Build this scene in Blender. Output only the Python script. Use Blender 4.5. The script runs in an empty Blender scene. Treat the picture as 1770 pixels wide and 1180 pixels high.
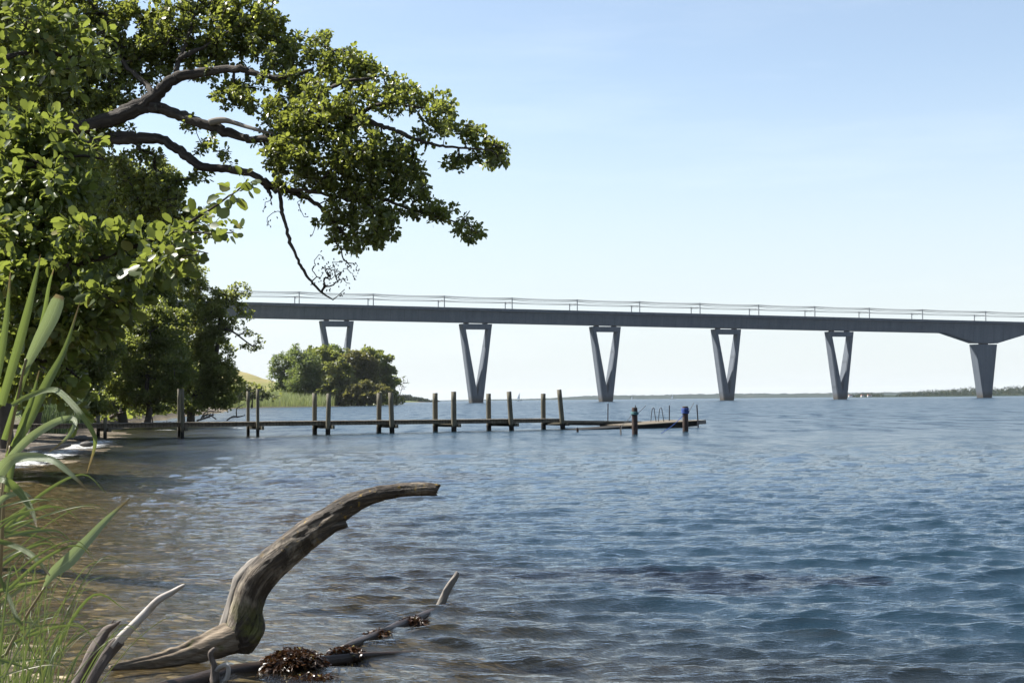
import bpy, math, random
import numpy as np
from mathutils import Vector, Matrix

# ------------------------------------------------------------------ basics
rng = np.random.default_rng(7)
random.seed(7)
S = bpy.context.scene
COL = S.collection
R = math.radians
CH, FPX = 1.6, 2458.33                       # eye height over the water, focal length in photo pixels
PITCH, ROLL = math.atan(101 / FPX), R(0.54)
CAM = np.array([0, 0, CH])
FW = np.array([0, math.cos(PITCH), math.sin(PITCH)])
U0 = np.array([0, -math.sin(PITCH), math.cos(PITCH)])
RT = math.cos(ROLL) * np.array([1, 0, 0]) - math.sin(ROLL) * U0
UP = math.cos(ROLL) * U0 + math.sin(ROLL) * np.array([1, 0, 0])
SUN_DIR = np.array([-0.95, 0.30, 0.0]); SUN_DIR /= np.linalg.norm(SUN_DIR)
SUN_EL = R(49)
SUN = np.array([SUN_DIR[0] * math.cos(SUN_EL), SUN_DIR[1] * math.cos(SUN_EL), math.sin(SUN_EL)])


def at(x, y, d):
    """point at forward distance d on the sight line through photo pixel x, y"""
    return CAM + d * (FW + (x - 885) / FPX * RT + (590 - y) / FPX * UP)


def on_level(x, y, z=0.0):
    v = FW + (x - 885) / FPX * RT + (590 - y) / FPX * UP
    return CAM + v * ((z - CH) / v[2])


def unit(v):
    return v / np.maximum(np.linalg.norm(v, axis=-1, keepdims=True), 1e-9)


def tag(o, label=None, cat=None, group=None, kind=None):
    for k, v in (('label', label), ('category', cat), ('group', group), ('kind', kind)):
        if v:
            o[k] = v
    return o


def thing(name, loc, label, cat, group=None):
    o = bpy.data.objects.new(name, None)
    o.empty_display_size = 0.2
    COL.objects.link(o)
    o.location = [float(c) for c in loc]
    return tag(o, label, cat, group)


class MB:
    """collects vertices and faces, then links them as ONE mesh object"""
    def __init__(s):
        s.v, s.f, s.g, s.n = [], [], [], 0

    def add(s, v, faces, grain=None):
        v = np.asarray(v, float).reshape(-1, 3)
        s.v.append(v)
        s.g.append(np.zeros((len(v), 2)) if grain is None else np.asarray(grain, float))
        if isinstance(faces, np.ndarray):
            s.f.append(faces + s.n)
        else:
            for fc in faces:
                s.f.append(np.array([fc]) + s.n)
        s.n += len(v)
        return s

    def box(s, c, dx, dy, dz, ax=(1, 0, 0), ay=(0, 1, 0), az=(0, 0, 1)):
        c = np.asarray(c, float); ax, ay, az = (np.asarray(a, float) for a in (ax, ay, az))
        v = [c + sx * dx / 2 * ax + sy * dy / 2 * ay + sz * dz / 2 * az
             for sz in (-1, 1) for sy in (-1, 1) for sx in (-1, 1)]
        return s.add(v, np.array([[0, 2, 3, 1], [4, 5, 7, 6], [0, 1, 5, 4], [2, 6, 7, 3], [0, 4, 6, 2], [1, 3, 7, 5]]))

    def prism(s, poly, thick, o, ax, ay, az):
        """polygon in the plane ax, az, extruded +-thick/2 along ay"""
        o, ax, ay, az = (np.asarray(a, float) for a in (o, ax, ay, az))
        n = len(poly)
        front = [o + p[0] * ax + p[1] * az - thick / 2 * ay for p in poly]
        back = [o + p[0] * ax + p[1] * az + thick / 2 * ay for p in poly]
        fc = [list(range(n)), list(range(2 * n - 1, n - 1, -1))]
        fc += [[i, n + i, n + (i + 1) % n, (i + 1) % n] for i in range(n)]
        return s.add(front + back, fc)

    def tube(s, pts, rad, sides=8, rough=0.0, seed=0, cap=True, flat=1.0, freq=3.0):
        pts = np.asarray(pts, float); rad = np.asarray(rad, float)
        n = len(pts)
        t = unit(np.gradient(pts, axis=0))
        ref = np.array([0.0, 0, 1]) if abs(t[0][2]) < 0.9 else np.array([1.0, 0, 0])
        A = np.zeros((n, 3)); a = unit(np.cross(t[0], ref))
        for i in range(n):
            a = a - t[i] * np.dot(a, t[i]); a = a / max(np.linalg.norm(a), 1e-9); A[i] = a
        B = np.cross(t, A)
        th = np.linspace(0, 2 * math.pi, sides, endpoint=False)
        L = np.concatenate([[0], np.cumsum(np.linalg.norm(np.diff(pts, axis=0), axis=1))])
        rr = np.repeat(rad[:, None], sides, 1)
        if rough:
            q = np.random.default_rng(seed)
            for k in range(1, 6):
                for m in range(3):
                    ph, pl = q.uniform(0, 6.28, 2)
                    rr *= 1 + rough * q.uniform(0.3, 1) / k ** .5 * np.cos(k * th[None] + ph + freq * math.sin(pl + m) * L[:, None] / max(rad.mean() * 8, 1e-4))
        ring = pts[:, None] + rr[..., None] * (np.cos(th)[None, :, None] * A[:, None] * flat + np.sin(th)[None, :, None] * B[:, None])
        idx = np.arange(n * sides).reshape(n, sides)
        q4 = np.stack([idx[:-1], np.roll(idx[:-1], -1, 1), np.roll(idx[1:], -1, 1), idx[1:]], -1).reshape(-1, 4)
        g = np.stack([np.repeat(th[None], n, 0) * rad[:, None], np.repeat(L[:, None], sides, 1)], -1).reshape(-1, 2)
        base = s.n
        s.add(ring.reshape(-1, 3), q4, g)
        if cap:
            s.f.append(np.array([list(range(base + sides - 1, base - 1, -1))]))
            s.f.append(np.array([list(range(base + (n - 1) * sides, base + n * sides))]))
        return s

    def build(s, name, mat, parent=None, smooth=False, attrs=None):
        V = np.concatenate(s.v); G = np.concatenate(s.g)
        loops = np.concatenate([f.reshape(-1) for f in s.f]).astype(np.int32)
        tot = np.concatenate([np.full(len(f), f.shape[1]) for f in s.f]).astype(np.int32)
        if parent is not None:
            V = V - np.array(parent_loc(parent))
        me = bpy.data.meshes.new(name)
        me.vertices.add(len(V)); me.vertices.foreach_set('co', V.astype(np.float32).ravel())
        me.loops.add(len(loops)); me.loops.foreach_set('vertex_index', loops)
        me.polygons.add(len(tot))
        me.polygons.foreach_set('loop_start', np.concatenate([[0], np.cumsum(tot)[:-1]]).astype(np.int32))
        me.polygons.foreach_set('loop_total', tot)
        me.polygons.foreach_set('use_smooth', np.full(len(tot), bool(smooth)))
        me.update(calc_edges=True)
        if G.any():
            a = me.attributes.new('grain', 'FLOAT2', 'POINT'); a.data.foreach_set('vector', G.astype(np.float32).ravel())
        for k, arr in (attrs or {}).items():
            a = me.attributes.new(k, 'FLOAT', 'POINT'); a.data.foreach_set('value', np.asarray(arr, np.float32).ravel())
        me.materials.append(mat)
        o = bpy.data.objects.new(name, me)
        COL.objects.link(o)
        if parent is not None:
            o.parent = parent
        return o


def parent_loc(o):
    l = np.zeros(3)
    while o is not None:
        l += np.array(o.location); o = o.parent
    return l


def smooth_path(P, n):
    """Catmull-Rom through the rows of P (any number of columns), n samples per leg"""
    P = np.asarray(P, float)
    Q = np.vstack([2 * P[0] - P[1], P, 2 * P[-1] - P[-2]])
    out = []
    for i in range(len(P) - 1):
        p0, p1, p2, p3 = Q[i:i + 4]
        for t in np.linspace(0, 1, n, endpoint=False):
            out.append(.5 * (2 * p1 + (p2 - p0) * t + (2 * p0 - 5 * p1 + 4 * p2 - p3) * t * t + (3 * p1 - p0 - 3 * p2 + p3) * t ** 3))
    out.append(P[-1])
    return np.array(out)


def traced(rows, n=5):
    """rows x, y, distance, radius in photo pixels -> smooth world path and radii in metres"""
    q = smooth_path(rows, n)
    return np.array([at(*r[:3]) for r in q]), np.maximum(q[:, 3], .3) * q[:, 2] / FPX


# ------------------------------------------------------------------ materials
class NT:
    def __init__(s, name):
        s.m = bpy.data.materials.new(name); s.m.use_nodes = True
        s.t = s.m.node_tree; s.t.nodes.clear()
        s.out = s.t.nodes.new('ShaderNodeOutputMaterial')

    def n(s, typ, **kw):
        nd = s.t.nodes.new('ShaderNode' + typ)
        for k, v in kw.items():
            if k.startswith('i_'):
                key = k[2:].replace('_', ' ')
                sock = nd.inputs[int(key)] if key.isdigit() else nd.inputs[key]
                s.set(sock, v)
            else:
                setattr(nd, k, v)
        return nd

    def set(s, sock, v):
        if isinstance(v, bpy.types.NodeSocket):
            s.t.links.new(v, sock)
        elif isinstance(v, tuple) and len(v) == 3 and sock.type == 'RGBA':
            sock.default_value = (*v, 1)
        else:
            sock.default_value = v

    def math(s, op, a, b=0.0, c=None, clamp=False):
        nd = s.n('Math', operation=op, use_clamp=clamp); s.set(nd.inputs[0], a); s.set(nd.inputs[1], b)
        if c is not None:
            s.set(nd.inputs[2], c)
        return nd.outputs[0]

    def mix(s, f, a, b):
        nd = s.n('Mix', data_type='RGBA'); s.set(nd.inputs[0], f); s.set(nd.inputs[6], a); s.set(nd.inputs[7], b)
        return nd.outputs[2]

    def ramp(s, f, stops):
        nd = s.n('ValToRGB'); s.set(nd.inputs[0], f)
        el = nd.color_ramp.elements
        while len(el) < len(stops):
            el.new(0.5)
        for e, (p, c) in zip(el, stops):
            e.position = p; e.color = (*c, 1) if isinstance(c, tuple) else (c, c, c, 1)
        return nd.outputs[0]

    def noise(s, vec, scale, detail=4, rough=.55, w=None):
        nd = s.n('TexNoise', i_Scale=scale, i_Detail=detail, i_Roughness=rough)
        if vec is not None:
            s.set(nd.inputs['Vector'], vec)
        return nd.outputs[0]

    def scaled(s, vec, sx, sy, sz):
        nd = s.n('Mapping'); s.set(nd.inputs[0], vec); nd.inputs['Scale'].default_value = (sx, sy, sz)
        return nd.outputs[0]

    def pos(s):
        return s.n('NewGeometry').outputs['Position']

    def bump(s, h, dist, strength=1.0, normal=None):
        nd = s.n('Bump', i_Height=h, i_Distance=dist, i_Strength=strength)
        if normal is not None:
            s.set(nd.inputs['Normal'], normal)
        return nd.outputs[0]

    def finish(s, shader):
        s.t.links.new(shader, s.out.inputs[0]); return s.m

    def principled(s, **kw):
        return s.n('BsdfPrincipled', **kw).outputs[0]


def foliage(name, c1, c2, c3, trans, tfac=.42, rough=.42, patch=.5, spec=.5):
    k = NT(name); g = k.n('NewGeometry')
    nz = k.noise(g.outputs['Position'], patch, 3)
    f = k.math('ADD', k.math('MULTIPLY', g.outputs['Random Per Island'], .62), k.math('MULTIPLY', nz, .55))
    col = k.ramp(f, [(.25, c1), (.55, c2), (.9, c3)])
    old = k.ramp(g.outputs['Random Per Island'], [(.955, 0.0), (.965, .8)])
    col = k.mix(old, col, (.20, .165, .04))
    tc = k.mix(k.math('MULTIPLY', f, .6), trans, tuple(min(1, v * 1.35) for v in trans))
    pr = k.principled(i_Base_Color=col, i_Roughness=rough, i_Specular_IOR_Level=spec)
    tr = k.n('BsdfTranslucent', i_Color=tc).outputs[0]
    mx = k.n('MixShader', i_0=tfac); k.set(mx.inputs[1], pr); k.set(mx.inputs[2], tr)
    return k.finish(mx.outputs[0])


def bark(name, c1, c2, lichen=None, scale=1.0, bump=.012, rough=.85, spec=.3):
    k = NT(name); a = k.n('Attribute', attribute_name='grain').outputs['Vector']
    st = k.noise(k.scaled(a, 26 * scale, 5 * scale, 1), 1, 6, .65)
    big = k.noise(k.pos(), 3.0 * scale, 4)
    col = k.ramp(k.math('ADD', k.math('MULTIPLY', st, .7), k.math('MULTIPLY', big, .4)), [(.35, c1), (.8, c2)])
    if lichen:
        sp = k.noise(k.pos(), 9 * scale, 5, .7)
        col = k.mix(k.ramp(sp, [(.6, 0.0), (.72, .8)]), col, lichen)
    return k.finish(k.principled(i_Base_Color=col, i_Roughness=rough, i_Specular_IOR_Level=spec, i_Normal=k.bump(st, bump)))


def reed(name, c1, c2, trans, tfac=.38):
    k = NT(name); a = k.n('Attribute', attribute_name='grain').outputs['Vector']; g = k.n('NewGeometry')
    sx = k.n('SeparateXYZ'); k.set(sx.inputs[0], a)
    vein = k.noise(k.scaled(a, 9, .8, 1), 1, 3, .6)
    f = k.math('ADD', k.math('MULTIPLY', vein, .7), k.math('MULTIPLY', k.noise(g.outputs['Position'], 6, 3), .35))
    col = k.ramp(f, [(.3, c1), (.75, c2)])
    mid = k.ramp(k.math('ABSOLUTE', sx.outputs[0]), [(.02, .55), (.12, 0.0)])
    col = k.mix(mid, col, tuple(min(1, v * 1.7) for v in c2))
    tip = k.math('MULTIPLY', k.ramp(k.math('ADD', sx.outputs[1], k.math('MULTIPLY', vein, .16)), [(.93, 0.0), (1.06, .9)]), 1.0)
    col = k.mix(tip, col, (.22, .17, .09))
    spot_ = k.ramp(k.noise(g.outputs['Position'], 45, 4, .7), [(.66, 0.0), (.72, .7)])
    col = k.mix(spot_, col, (.16, .12, .05))
    pr = k.principled(i_Base_Color=col, i_Roughness=.42, i_Specular_IOR_Level=.4, i_Normal=k.bump(vein, .002))
    tr = k.n('BsdfTranslucent', i_Color=k.mix(tip, trans, (.2, .14, .06))).outputs[0]
    mx = k.n('MixShader', i_0=tfac); k.set(mx.inputs[1], pr); k.set(mx.inputs[2], tr)
    return k.finish(mx.outputs[0])


def plain(name, col, rough=.6, metal=0.0, var=.25, scale=2.0, bump=0.0, spec=.4):
    k = NT(name); nz = k.noise(k.pos(), scale, 5, .6)
    c = k.ramp(nz, [(.3, tuple(v * (1 - var) for v in col)), (.7, tuple(min(1, v * (1 + var)) for v in col))])
    kw = dict(i_Base_Color=c, i_Roughness=rough, i_Metallic=metal, i_Specular_IOR_Level=spec)
    if bump:
        kw['i_Normal'] = k.bump(nz, bump)
    return k.finish(k.principled(**kw))


def make_concrete():
    k = NT('concrete'); p = k.pos()
    streak = k.noise(k.scaled(p, .35, .35, .03), 1, 5, .6)
    fine = k.noise(p, .9, 5, .6)
    f = k.math('ADD', k.math('MULTIPLY', streak, .7), k.math('MULTIPLY', fine, .35))
    c = k.ramp(f, [(.25, (.058, .070, .088)), (.75, (.108, .124, .146))])
    dt = k.n('VectorMath', operation='DOT_PRODUCT'); k.set(dt.inputs[0], p); dt.inputs[1].default_value = (.934, .356, 0)
    jt = k.ramp(k.math('FRACT', k.math('MULTIPLY', dt.outputs['Value'], 1 / 8.5)), [(.0, .45), (.05, 0.0)])
    c = k.mix(jt, c, (.03, .034, .04))
    z = k.n('SeparateXYZ'); k.set(z.inputs[0], p)
    wet = k.ramp(k.math('MULTIPLY', k.math('ADD', z.outputs[2], k.math('MULTIPLY', fine, 3.0)), .12), [(.3, 1.0), (.75, 0.0)])
    c = k.mix(wet, c, (.06, .056, .05))
    return k.finish(k.principled(i_Base_Color=c, i_Roughness=.85, i_Specular_IOR_Level=.25))


M = {}
M['near_leaf'] = foliage('near_leaf', (.036, .056, .016), (.062, .090, .026), (.106, .132, .046), (.18, .215, .035), .44, .38, .9, .35)
M['limb_leaf'] = foliage('limb_leaf', (.042, .056, .015), (.068, .088, .023), (.115, .134, .044), (.22, .25, .04), .46, .34, .8)
M['wood_leaf'] = foliage('wood_leaf', (.056, .073, .022), (.084, .104, .030), (.125, .145, .050), (.25, .285, .055), .46, .42, .25)
M['olive_leaf'] = foliage('olive_leaf', (.056, .070, .020), (.082, .098, .030), (.12, .132, .046), (.22, .24, .05), .44, .5, .2)
M['lean_leaf'] = foliage('lean_leaf', (.080, .094, .026), (.116, .132, .038), (.165, .172, .058), (.31, .34, .07), .48, .5, .2)
M['grey_leaf'] = foliage('grey_leaf', (.048, .072, .026), (.070, .100, .038), (.11, .14, .062), (.20, .25, .06), .44, .45, .2)
M['brown_leaf'] = foliage('brown_leaf', (.062, .064, .022), (.084, .083, .030), (.115, .110, .044), (.19, .185, .045), .4, .5, .2)
M['far_leaf'] = foliage('far_leaf', (.012, .026, .012), (.022, .038, .016), (.040, .056, .024), (.02, .035, .012), .1, .7, .02, .1)
M['reed_leaf'] = reed('reed_leaf', (.062, .090, .030), (.14, .175, .075), (.18, .235, .05))
M['reed_pale'] = reed('reed_pale', (.15, .185, .105), (.26, .295, .19), (.24, .30, .11), .34)
M['dry_stem'] = plain('dry_stem', (.20, .16, .09), .7, 0, .3, 20)
M['grass'] = foliage('grass', (.045, .075, .020), (.085, .12, .036), (.24, .22, .13), (.13, .17, .04), .34, .42, 5.0)
M['reed_strip'] = foliage('reed_strip', (.12, .16, .06), (.18, .215, .09), (.27, .28, .14), (.26, .30, .10), .3, .6, .08)
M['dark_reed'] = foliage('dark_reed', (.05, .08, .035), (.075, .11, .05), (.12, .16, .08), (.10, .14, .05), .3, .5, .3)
M['bark'] = bark('bark', (.014, .011, .009), (.075, .062, .050), (.11, .11, .085), 1.0, .03)
M['far_bark'] = bark('far_bark', (.04, .034, .028), (.10, .085, .07), None, .3, .02)
M['deadwood'] = bark('deadwood', (.085, .075, .064), (.27, .245, .215), None, .6, .01)
M['bleached'] = bark('bleached', (.16, .14, .125), (.50, .47, .43), None, 1.6, .004)
M['wet_bark'] = bark('wet_bark', (.010, .007, .005), (.048, .030, .020), None, 1.6, .010, .42, .4)
M['dark_drift'] = bark('dark_drift', (.035, .028, .024), (.17, .14, .12), None, 1.4, .008)
M['concrete'] = make_concrete()
M['bearing'] = plain('bearing', (.02, .02, .022), .6)
M['mast'] = plain('mast_steel', (.20, .21, .22), .5, .3)
M['wire'] = plain('wire', (.09, .09, .095), .5)
M['rust'] = plain('rusty_steel', (.032, .019, .015), .8, 0, .5, 7, .004)
M['galv'] = plain('galvanised', (.07, .07, .078), .45, .5, .3, 9)
M['blue_rope'] = plain('blue_rope', (.015, .05, .22), .7, 0, .4, 30, .004)
M['teal_rope'] = plain('teal_rope', (.04, .12, .13), .7, 0, .4, 30, .004)
M['line'] = plain('rope_line', (.06, .06, .06), .8)
M['white'] = plain('white_paint', (.80, .80, .80), .4, 0, .03)
M['roof'] = plain('roof_tile', (.28, .12, .08), .8)
M['seaweed'] = foliage('seaweed', (.010, .006, .004), (.028, .014, .007), (.075, .034, .014), (.05, .02, .006), .18, .34, 9.0, .35)
M['rock'] = plain('rock', (.06, .055, .05), .75, 0, .5, 5, .02)


def pile_mat():
    k = NT('pile_wood'); a = k.n('Attribute', attribute_name='grain').outputs['Vector']
    st = k.noise(k.scaled(a, 60, 2.5, 1), 1, 6, .65)
    big = k.noise(k.pos(), 1.1, 4)
    c = k.ramp(k.math('ADD', k.math('MULTIPLY', st, .6), k.math('MULTIPLY', big, .5)), [(.35, (.045, .042, .030)), (.75, (.15, .135, .098))])
    z = k.n('SeparateXYZ'); k.set(z.inputs[0], k.pos())
    wet = k.ramp(k.math('ADD', z.outputs[2], k.math('MULTIPLY', big, .2)), [(.36, 1.0), (.46, 0.0)])
    c = k.mix(wet, c, (.012, .011, .009))
    return k.finish(k.principled(i_Base_Color=c, i_Roughness=.8, i_Specular_IOR_Level=.3, i_Normal=k.bump(st, .006)))


def plank_mat():
    k = NT('deck_plank'); p = k.pos()
    w = k.n('TexWave', wave_type='BANDS', bands_direction='X', i_Scale=2.2, i_Distortion=.15); k.set(w.inputs['Vector'], p)
    nz = k.noise(k.scaled(p, 2.5, 9, 9), 1, 5, .6)
    c = k.ramp(nz, [(.3, (.07, .058, .042)), (.7, (.19, .16, .12))])
    gap = k.ramp(w.outputs['Fac'], [(.0, 1.0), (.06, 0.0)])
    c = k.mix(gap, c, (.03, .025, .02))
    return k.finish(k.principled(i_Base_Color=c, i_Roughness=.85, i_Specular_IOR_Level=.25, i_Normal=k.bump(nz, .006)))


M['pile'] = pile_mat()
M['plank'] = plank_mat()


def log_mat():
    k = NT('log_wood'); a = k.n('Attribute', attribute_name='grain').outputs['Vector']; p = k.pos()
    st = k.noise(k.scaled(a, 34, 3.2, 1), 1, 8, .68)
    big = k.noise(p, 5, 5, .6)
    c = k.ramp(k.math('ADD', k.math('MULTIPLY', st, .75), k.math('MULTIPLY', big, .35)),
               [(.38, (.012, .009, .006)), (.56, (.048, .036, .025)), (.80, (.26, .21, .155))])
    pale = k.math('MULTIPLY', k.ramp(k.noise(k.scaled(p, 4, 4, 2.2), 1, 6, .7), [(.5, 0.0), (.62, .9)]), k.ramp(st, [(.3, .25), (.6, 1.0)]))
    c = k.mix(pale, c, (.37, .315, .24))
    z = k.n('SeparateXYZ'); k.set(z.inputs[0], p)
    moss = k.math('MULTIPLY', k.ramp(k.noise(p, 8, 5, .65), [(.46, 0.0), (.6, .9)]), k.ramp(z.outputs[2], [(.1, .9), (.42, 0.0)]))
    c = k.mix(moss, c, (.12, .125, .02))
    yel = k.math('MULTIPLY', k.ramp(k.noise(p, 24, 4, .6), [(.61, 0.0), (.67, .9)]), k.ramp(z.outputs[2], [(.6, 0.0), (.8, .8)]))
    c = k.mix(yel, c, (.30, .19, .03))
    wet = k.ramp(z.outputs[2], [(.02, .75), (.1, 0.0)])
    c = k.mix(wet, c, (.05, .035, .022))
    return k.finish(k.principled(i_Base_Color=c, i_Roughness=.72, i_Specular_IOR_Level=.35, i_Normal=k.bump(st, .03, 1.0, k.bump(big, .04))))


M['log'] = log_mat()
M['root_wood'] = bark('root_wood', (.030, .022, .014), (.27, .215, .155), (.07, .07, .018), 1.3, .014)  # paler than the log: sunlight on the root is put into its colour

# ------------------------------------------------------------------ coast and terrain
COAST = np.array([(60, -20), (12, 2.5), (3.0, 5.4), (.6, 6.0), (-1.7, 6.9), (-3.6, 9.6), (-6, 15), (-9, 23), (-11.6, 33), (-13, 39), (-15.4, 54),
                  (-19, 68), (-27, 100), (-36, 150), (-46, 225), (-60, 300), (-75, 378), (-77, 437), (-62, 462), (-59, 540), (-56, 590), (-48, 628),
                  (-62, 690), (-140, 800), (-260, 1000), (-180, 1450), (-84, 1560), (-300, 1800), (-900, 3000), (-3000, 9000), (-6000, 16000),
                  (-16000, 16000), (-16000, -400), (60, -400)], float)


def sd_coast(x, y):
    """signed distance to the water's edge, positive on land"""
    x = np.asarray(x, float); y = np.asarray(y, float)
    d2 = np.full(x.shape, 1e18); inside = np.zeros(x.shape, bool)
    n = len(COAST)
    for i in range(n):
        ax, ay = COAST[i]; bx, by = COAST[(i + 1) % n]
        ex, ey = bx - ax, by - ay
        t = np.clip(((x - ax) * ex + (y - ay) * ey) / (ex * ex + ey * ey), 0, 1)
        d2 = np.minimum(d2, (x - ax - t * ex) ** 2 + (y - ay - t * ey) ** 2)
        c = (ay > y) != (by > y)
        xi = ax + (y - ay) * ex / (ey if abs(ey) > 1e-9 else 1e-9)
        inside ^= c & (x < xi)
    return np.where(inside, 1, -1) * np.sqrt(d2)


def sstep(a, b, v):
    t = np.clip((v - a) / (b - a), 0, 1)
    return t * t * (3 - 2 * t)


def vnoise(x, y, seed=0):
    """smooth value noise on arrays"""
    q = np.random.default_rng(seed); T = q.random((256, 256))
    xi = np.floor(x).astype(int); yi = np.floor(y).astype(int)
    fx = x - xi; fy = y - yi; fx = fx * fx * (3 - 2 * fx); fy = fy * fy * (3 - 2 * fy)
    g = lambda i, j: T[i & 255, j & 255]
    return (g(xi, yi) * (1 - fx) + g(xi + 1, yi) * fx) * (1 - fy) + (g(xi, yi + 1) * (1 - fx) + g(xi + 1, yi + 1) * fx) * fy


def ground(x, y):
    x = np.asarray(x, float); y = np.asarray(y, float)
    s = sd_coast(x, y)
    s = s + (vnoise(x * .5 + 40, y * .5, 3) - .5) * np.clip(np.abs(y) * .03 + .5, .5, 2.5)
    land = np.minimum(.05 * s, .35 + .02 * s) + 1.0 * sstep(6, 22, s) * sstep(25, 60, y)
    land = land + 25 * sstep(10, 120, s) * sstep(470, 680, y) * (1 - sstep(1250, 1500, y)) + 16 * sstep(20, 200, s) * sstep(1300, 1500, y)
    sea = np.where(s > -14, .075 * s, -1.05 + .04 * (s + 14))
    sea = sea * (1 + 2.6 * sstep(-3.5, 4.0, x) * (1 - sstep(30, 80, y)))
    sea = np.maximum(sea, -3.6)
    z = np.where(s > 0, land, sea)
    return z + (vnoise(x * 2.1, y * 2.1, 5) - .5) * .05 + (vnoise(x * .3, y * .3, 6) - .5) * .12 * np.clip(np.abs(s) * .1, 0, 1)


def gz(x, y):
    return float(ground(np.array([x]), np.array([y]))[0])


def fan_grid(d, t, off):
    D, T = np.meshgrid(d, t, indexing='ij')
    X = (D + off) * T; Y = D + 0 * T
    n, m = D.shape
    idx = np.arange(n * m).reshape(n, m)
    F = np.stack([idx[:-1, :-1], idx[:-1, 1:], idx[1:, 1:], idx[1:, :-1]], -1).reshape(-1, 4)
    return X, Y, F


def terrain_mat():
    k = NT('shore_ground'); p = k.pos(); sp = k.n('SeparateXYZ'); k.set(sp.inputs[0], p)
    vor = k.n('TexVoronoi', i_Scale=11.0); k.set(vor.inputs['Vector'], p)
    vor2 = k.n('TexVoronoi', i_Scale=3.6); k.set(vor2.inputs['Vector'], p)
    hv = k.n('SeparateColor'); k.set(hv.inputs[0], vor.outputs['Color'])
    hv2 = k.n('SeparateColor'); k.set(hv2.inputs[0], vor2.outputs['Color'])
    stone = k.ramp(hv.outputs[0], [(.0, (.022, .017, .009)), (.5, (.055, .041, .022)), (.8, (.12, .088, .048)), (1.0, (.34, .28, .19))])
    stone2 = k.ramp(hv2.outputs[0], [(.0, (.030, .022, .012)), (.6, (.08, .060, .033)), (1.0, (.20, .165, .11))])
    col = k.mix(k.ramp(hv2.outputs[1], [(.6, 0.0), (.65, .8)]), stone, stone2)
    weed = k.ramp(k.noise(p, .7, 5, .6), [(.45, 0.0), (.75, .5)])
    col = k.mix(weed, col, (.035, .040, .012))
    sandf = k.ramp(k.noise(p, .35, 4), [(.5, 0.0), (.7, .6)])
    col = k.mix(sandf, col, (.075, .058, .036))
    # dry land
    nz = k.noise(p, .4, 5, .6); nzf = k.noise(p, 7, 4, .7)
    beach = k.ramp(nzf, [(.3, (.06, .050, .038)), (.7, (.17, .145, .115))])
    wrack = k.ramp(k.noise(k.scaled(p, 1, .3, 1), 1.6, 4), [(.45, 0.0), (.55, .85)])
    beach = k.mix(wrack, beach, (.035, .026, .020))
    col = k.mix(k.ramp(sp.outputs[2], [(.0, 0.0), (.14, 1.0)]), col, beach)
    grass = k.ramp(nz, [(.3, (.05, .075, .02)), (.7, (.11, .14, .04))])
    zz = k.math('MULTIPLY', sp.outputs[2], .2)
    col = k.mix(k.ramp(k.math('ADD', zz, k.math('MULTIPLY', nz, .12)), [(.13, 0.0), (.22, 1.0)]), col, grass)
    band = k.noise(k.scaled(p, .004, .004, .33), 1, 4, .6)
    field = k.ramp(band, [(.35, (.235, .20, .085)), (.5, (.15, .16, .05)), (.62, (.22, .195, .085)), (.7, (.10, .10, .035))])
    col = k.mix(k.ramp(k.math('MULTIPLY', sp.outputs[2], .1), [(.3, 0.0), (.6, 1.0)]), col, field)
    h = k.math('ADD', vor.outputs['Distance'], k.math('MULTIPLY', vor2.outputs['Distance'], .6))
    return k.finish(k.principled(i_Base_Color=col, i_Roughness=.9, i_Specular_IOR_Level=.2, i_Normal=k.bump(h, -.03)))


d = np.concatenate([np.linspace(-14, 5, 40)[:-1], 5 * (14000 / 5) ** np.linspace(0, 1, 420)])
t = np.concatenate([-np.geomspace(1.6, .62, 60)[:-1], np.linspace(-.62, .62, 360), np.geomspace(.62, 1.6, 30)[1:]])
X, Y, F = fan_grid(np.maximum(d, -14), t, 18)
Z = ground(X, Y)
tag(MB().add(np.stack([X, Y, Z], -1), F).build('ground', terrain_mat(), smooth=True), kind='structure',
    label='pebble shore, sandy seabed and grassy hill behind the trees', cat='ground')

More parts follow.
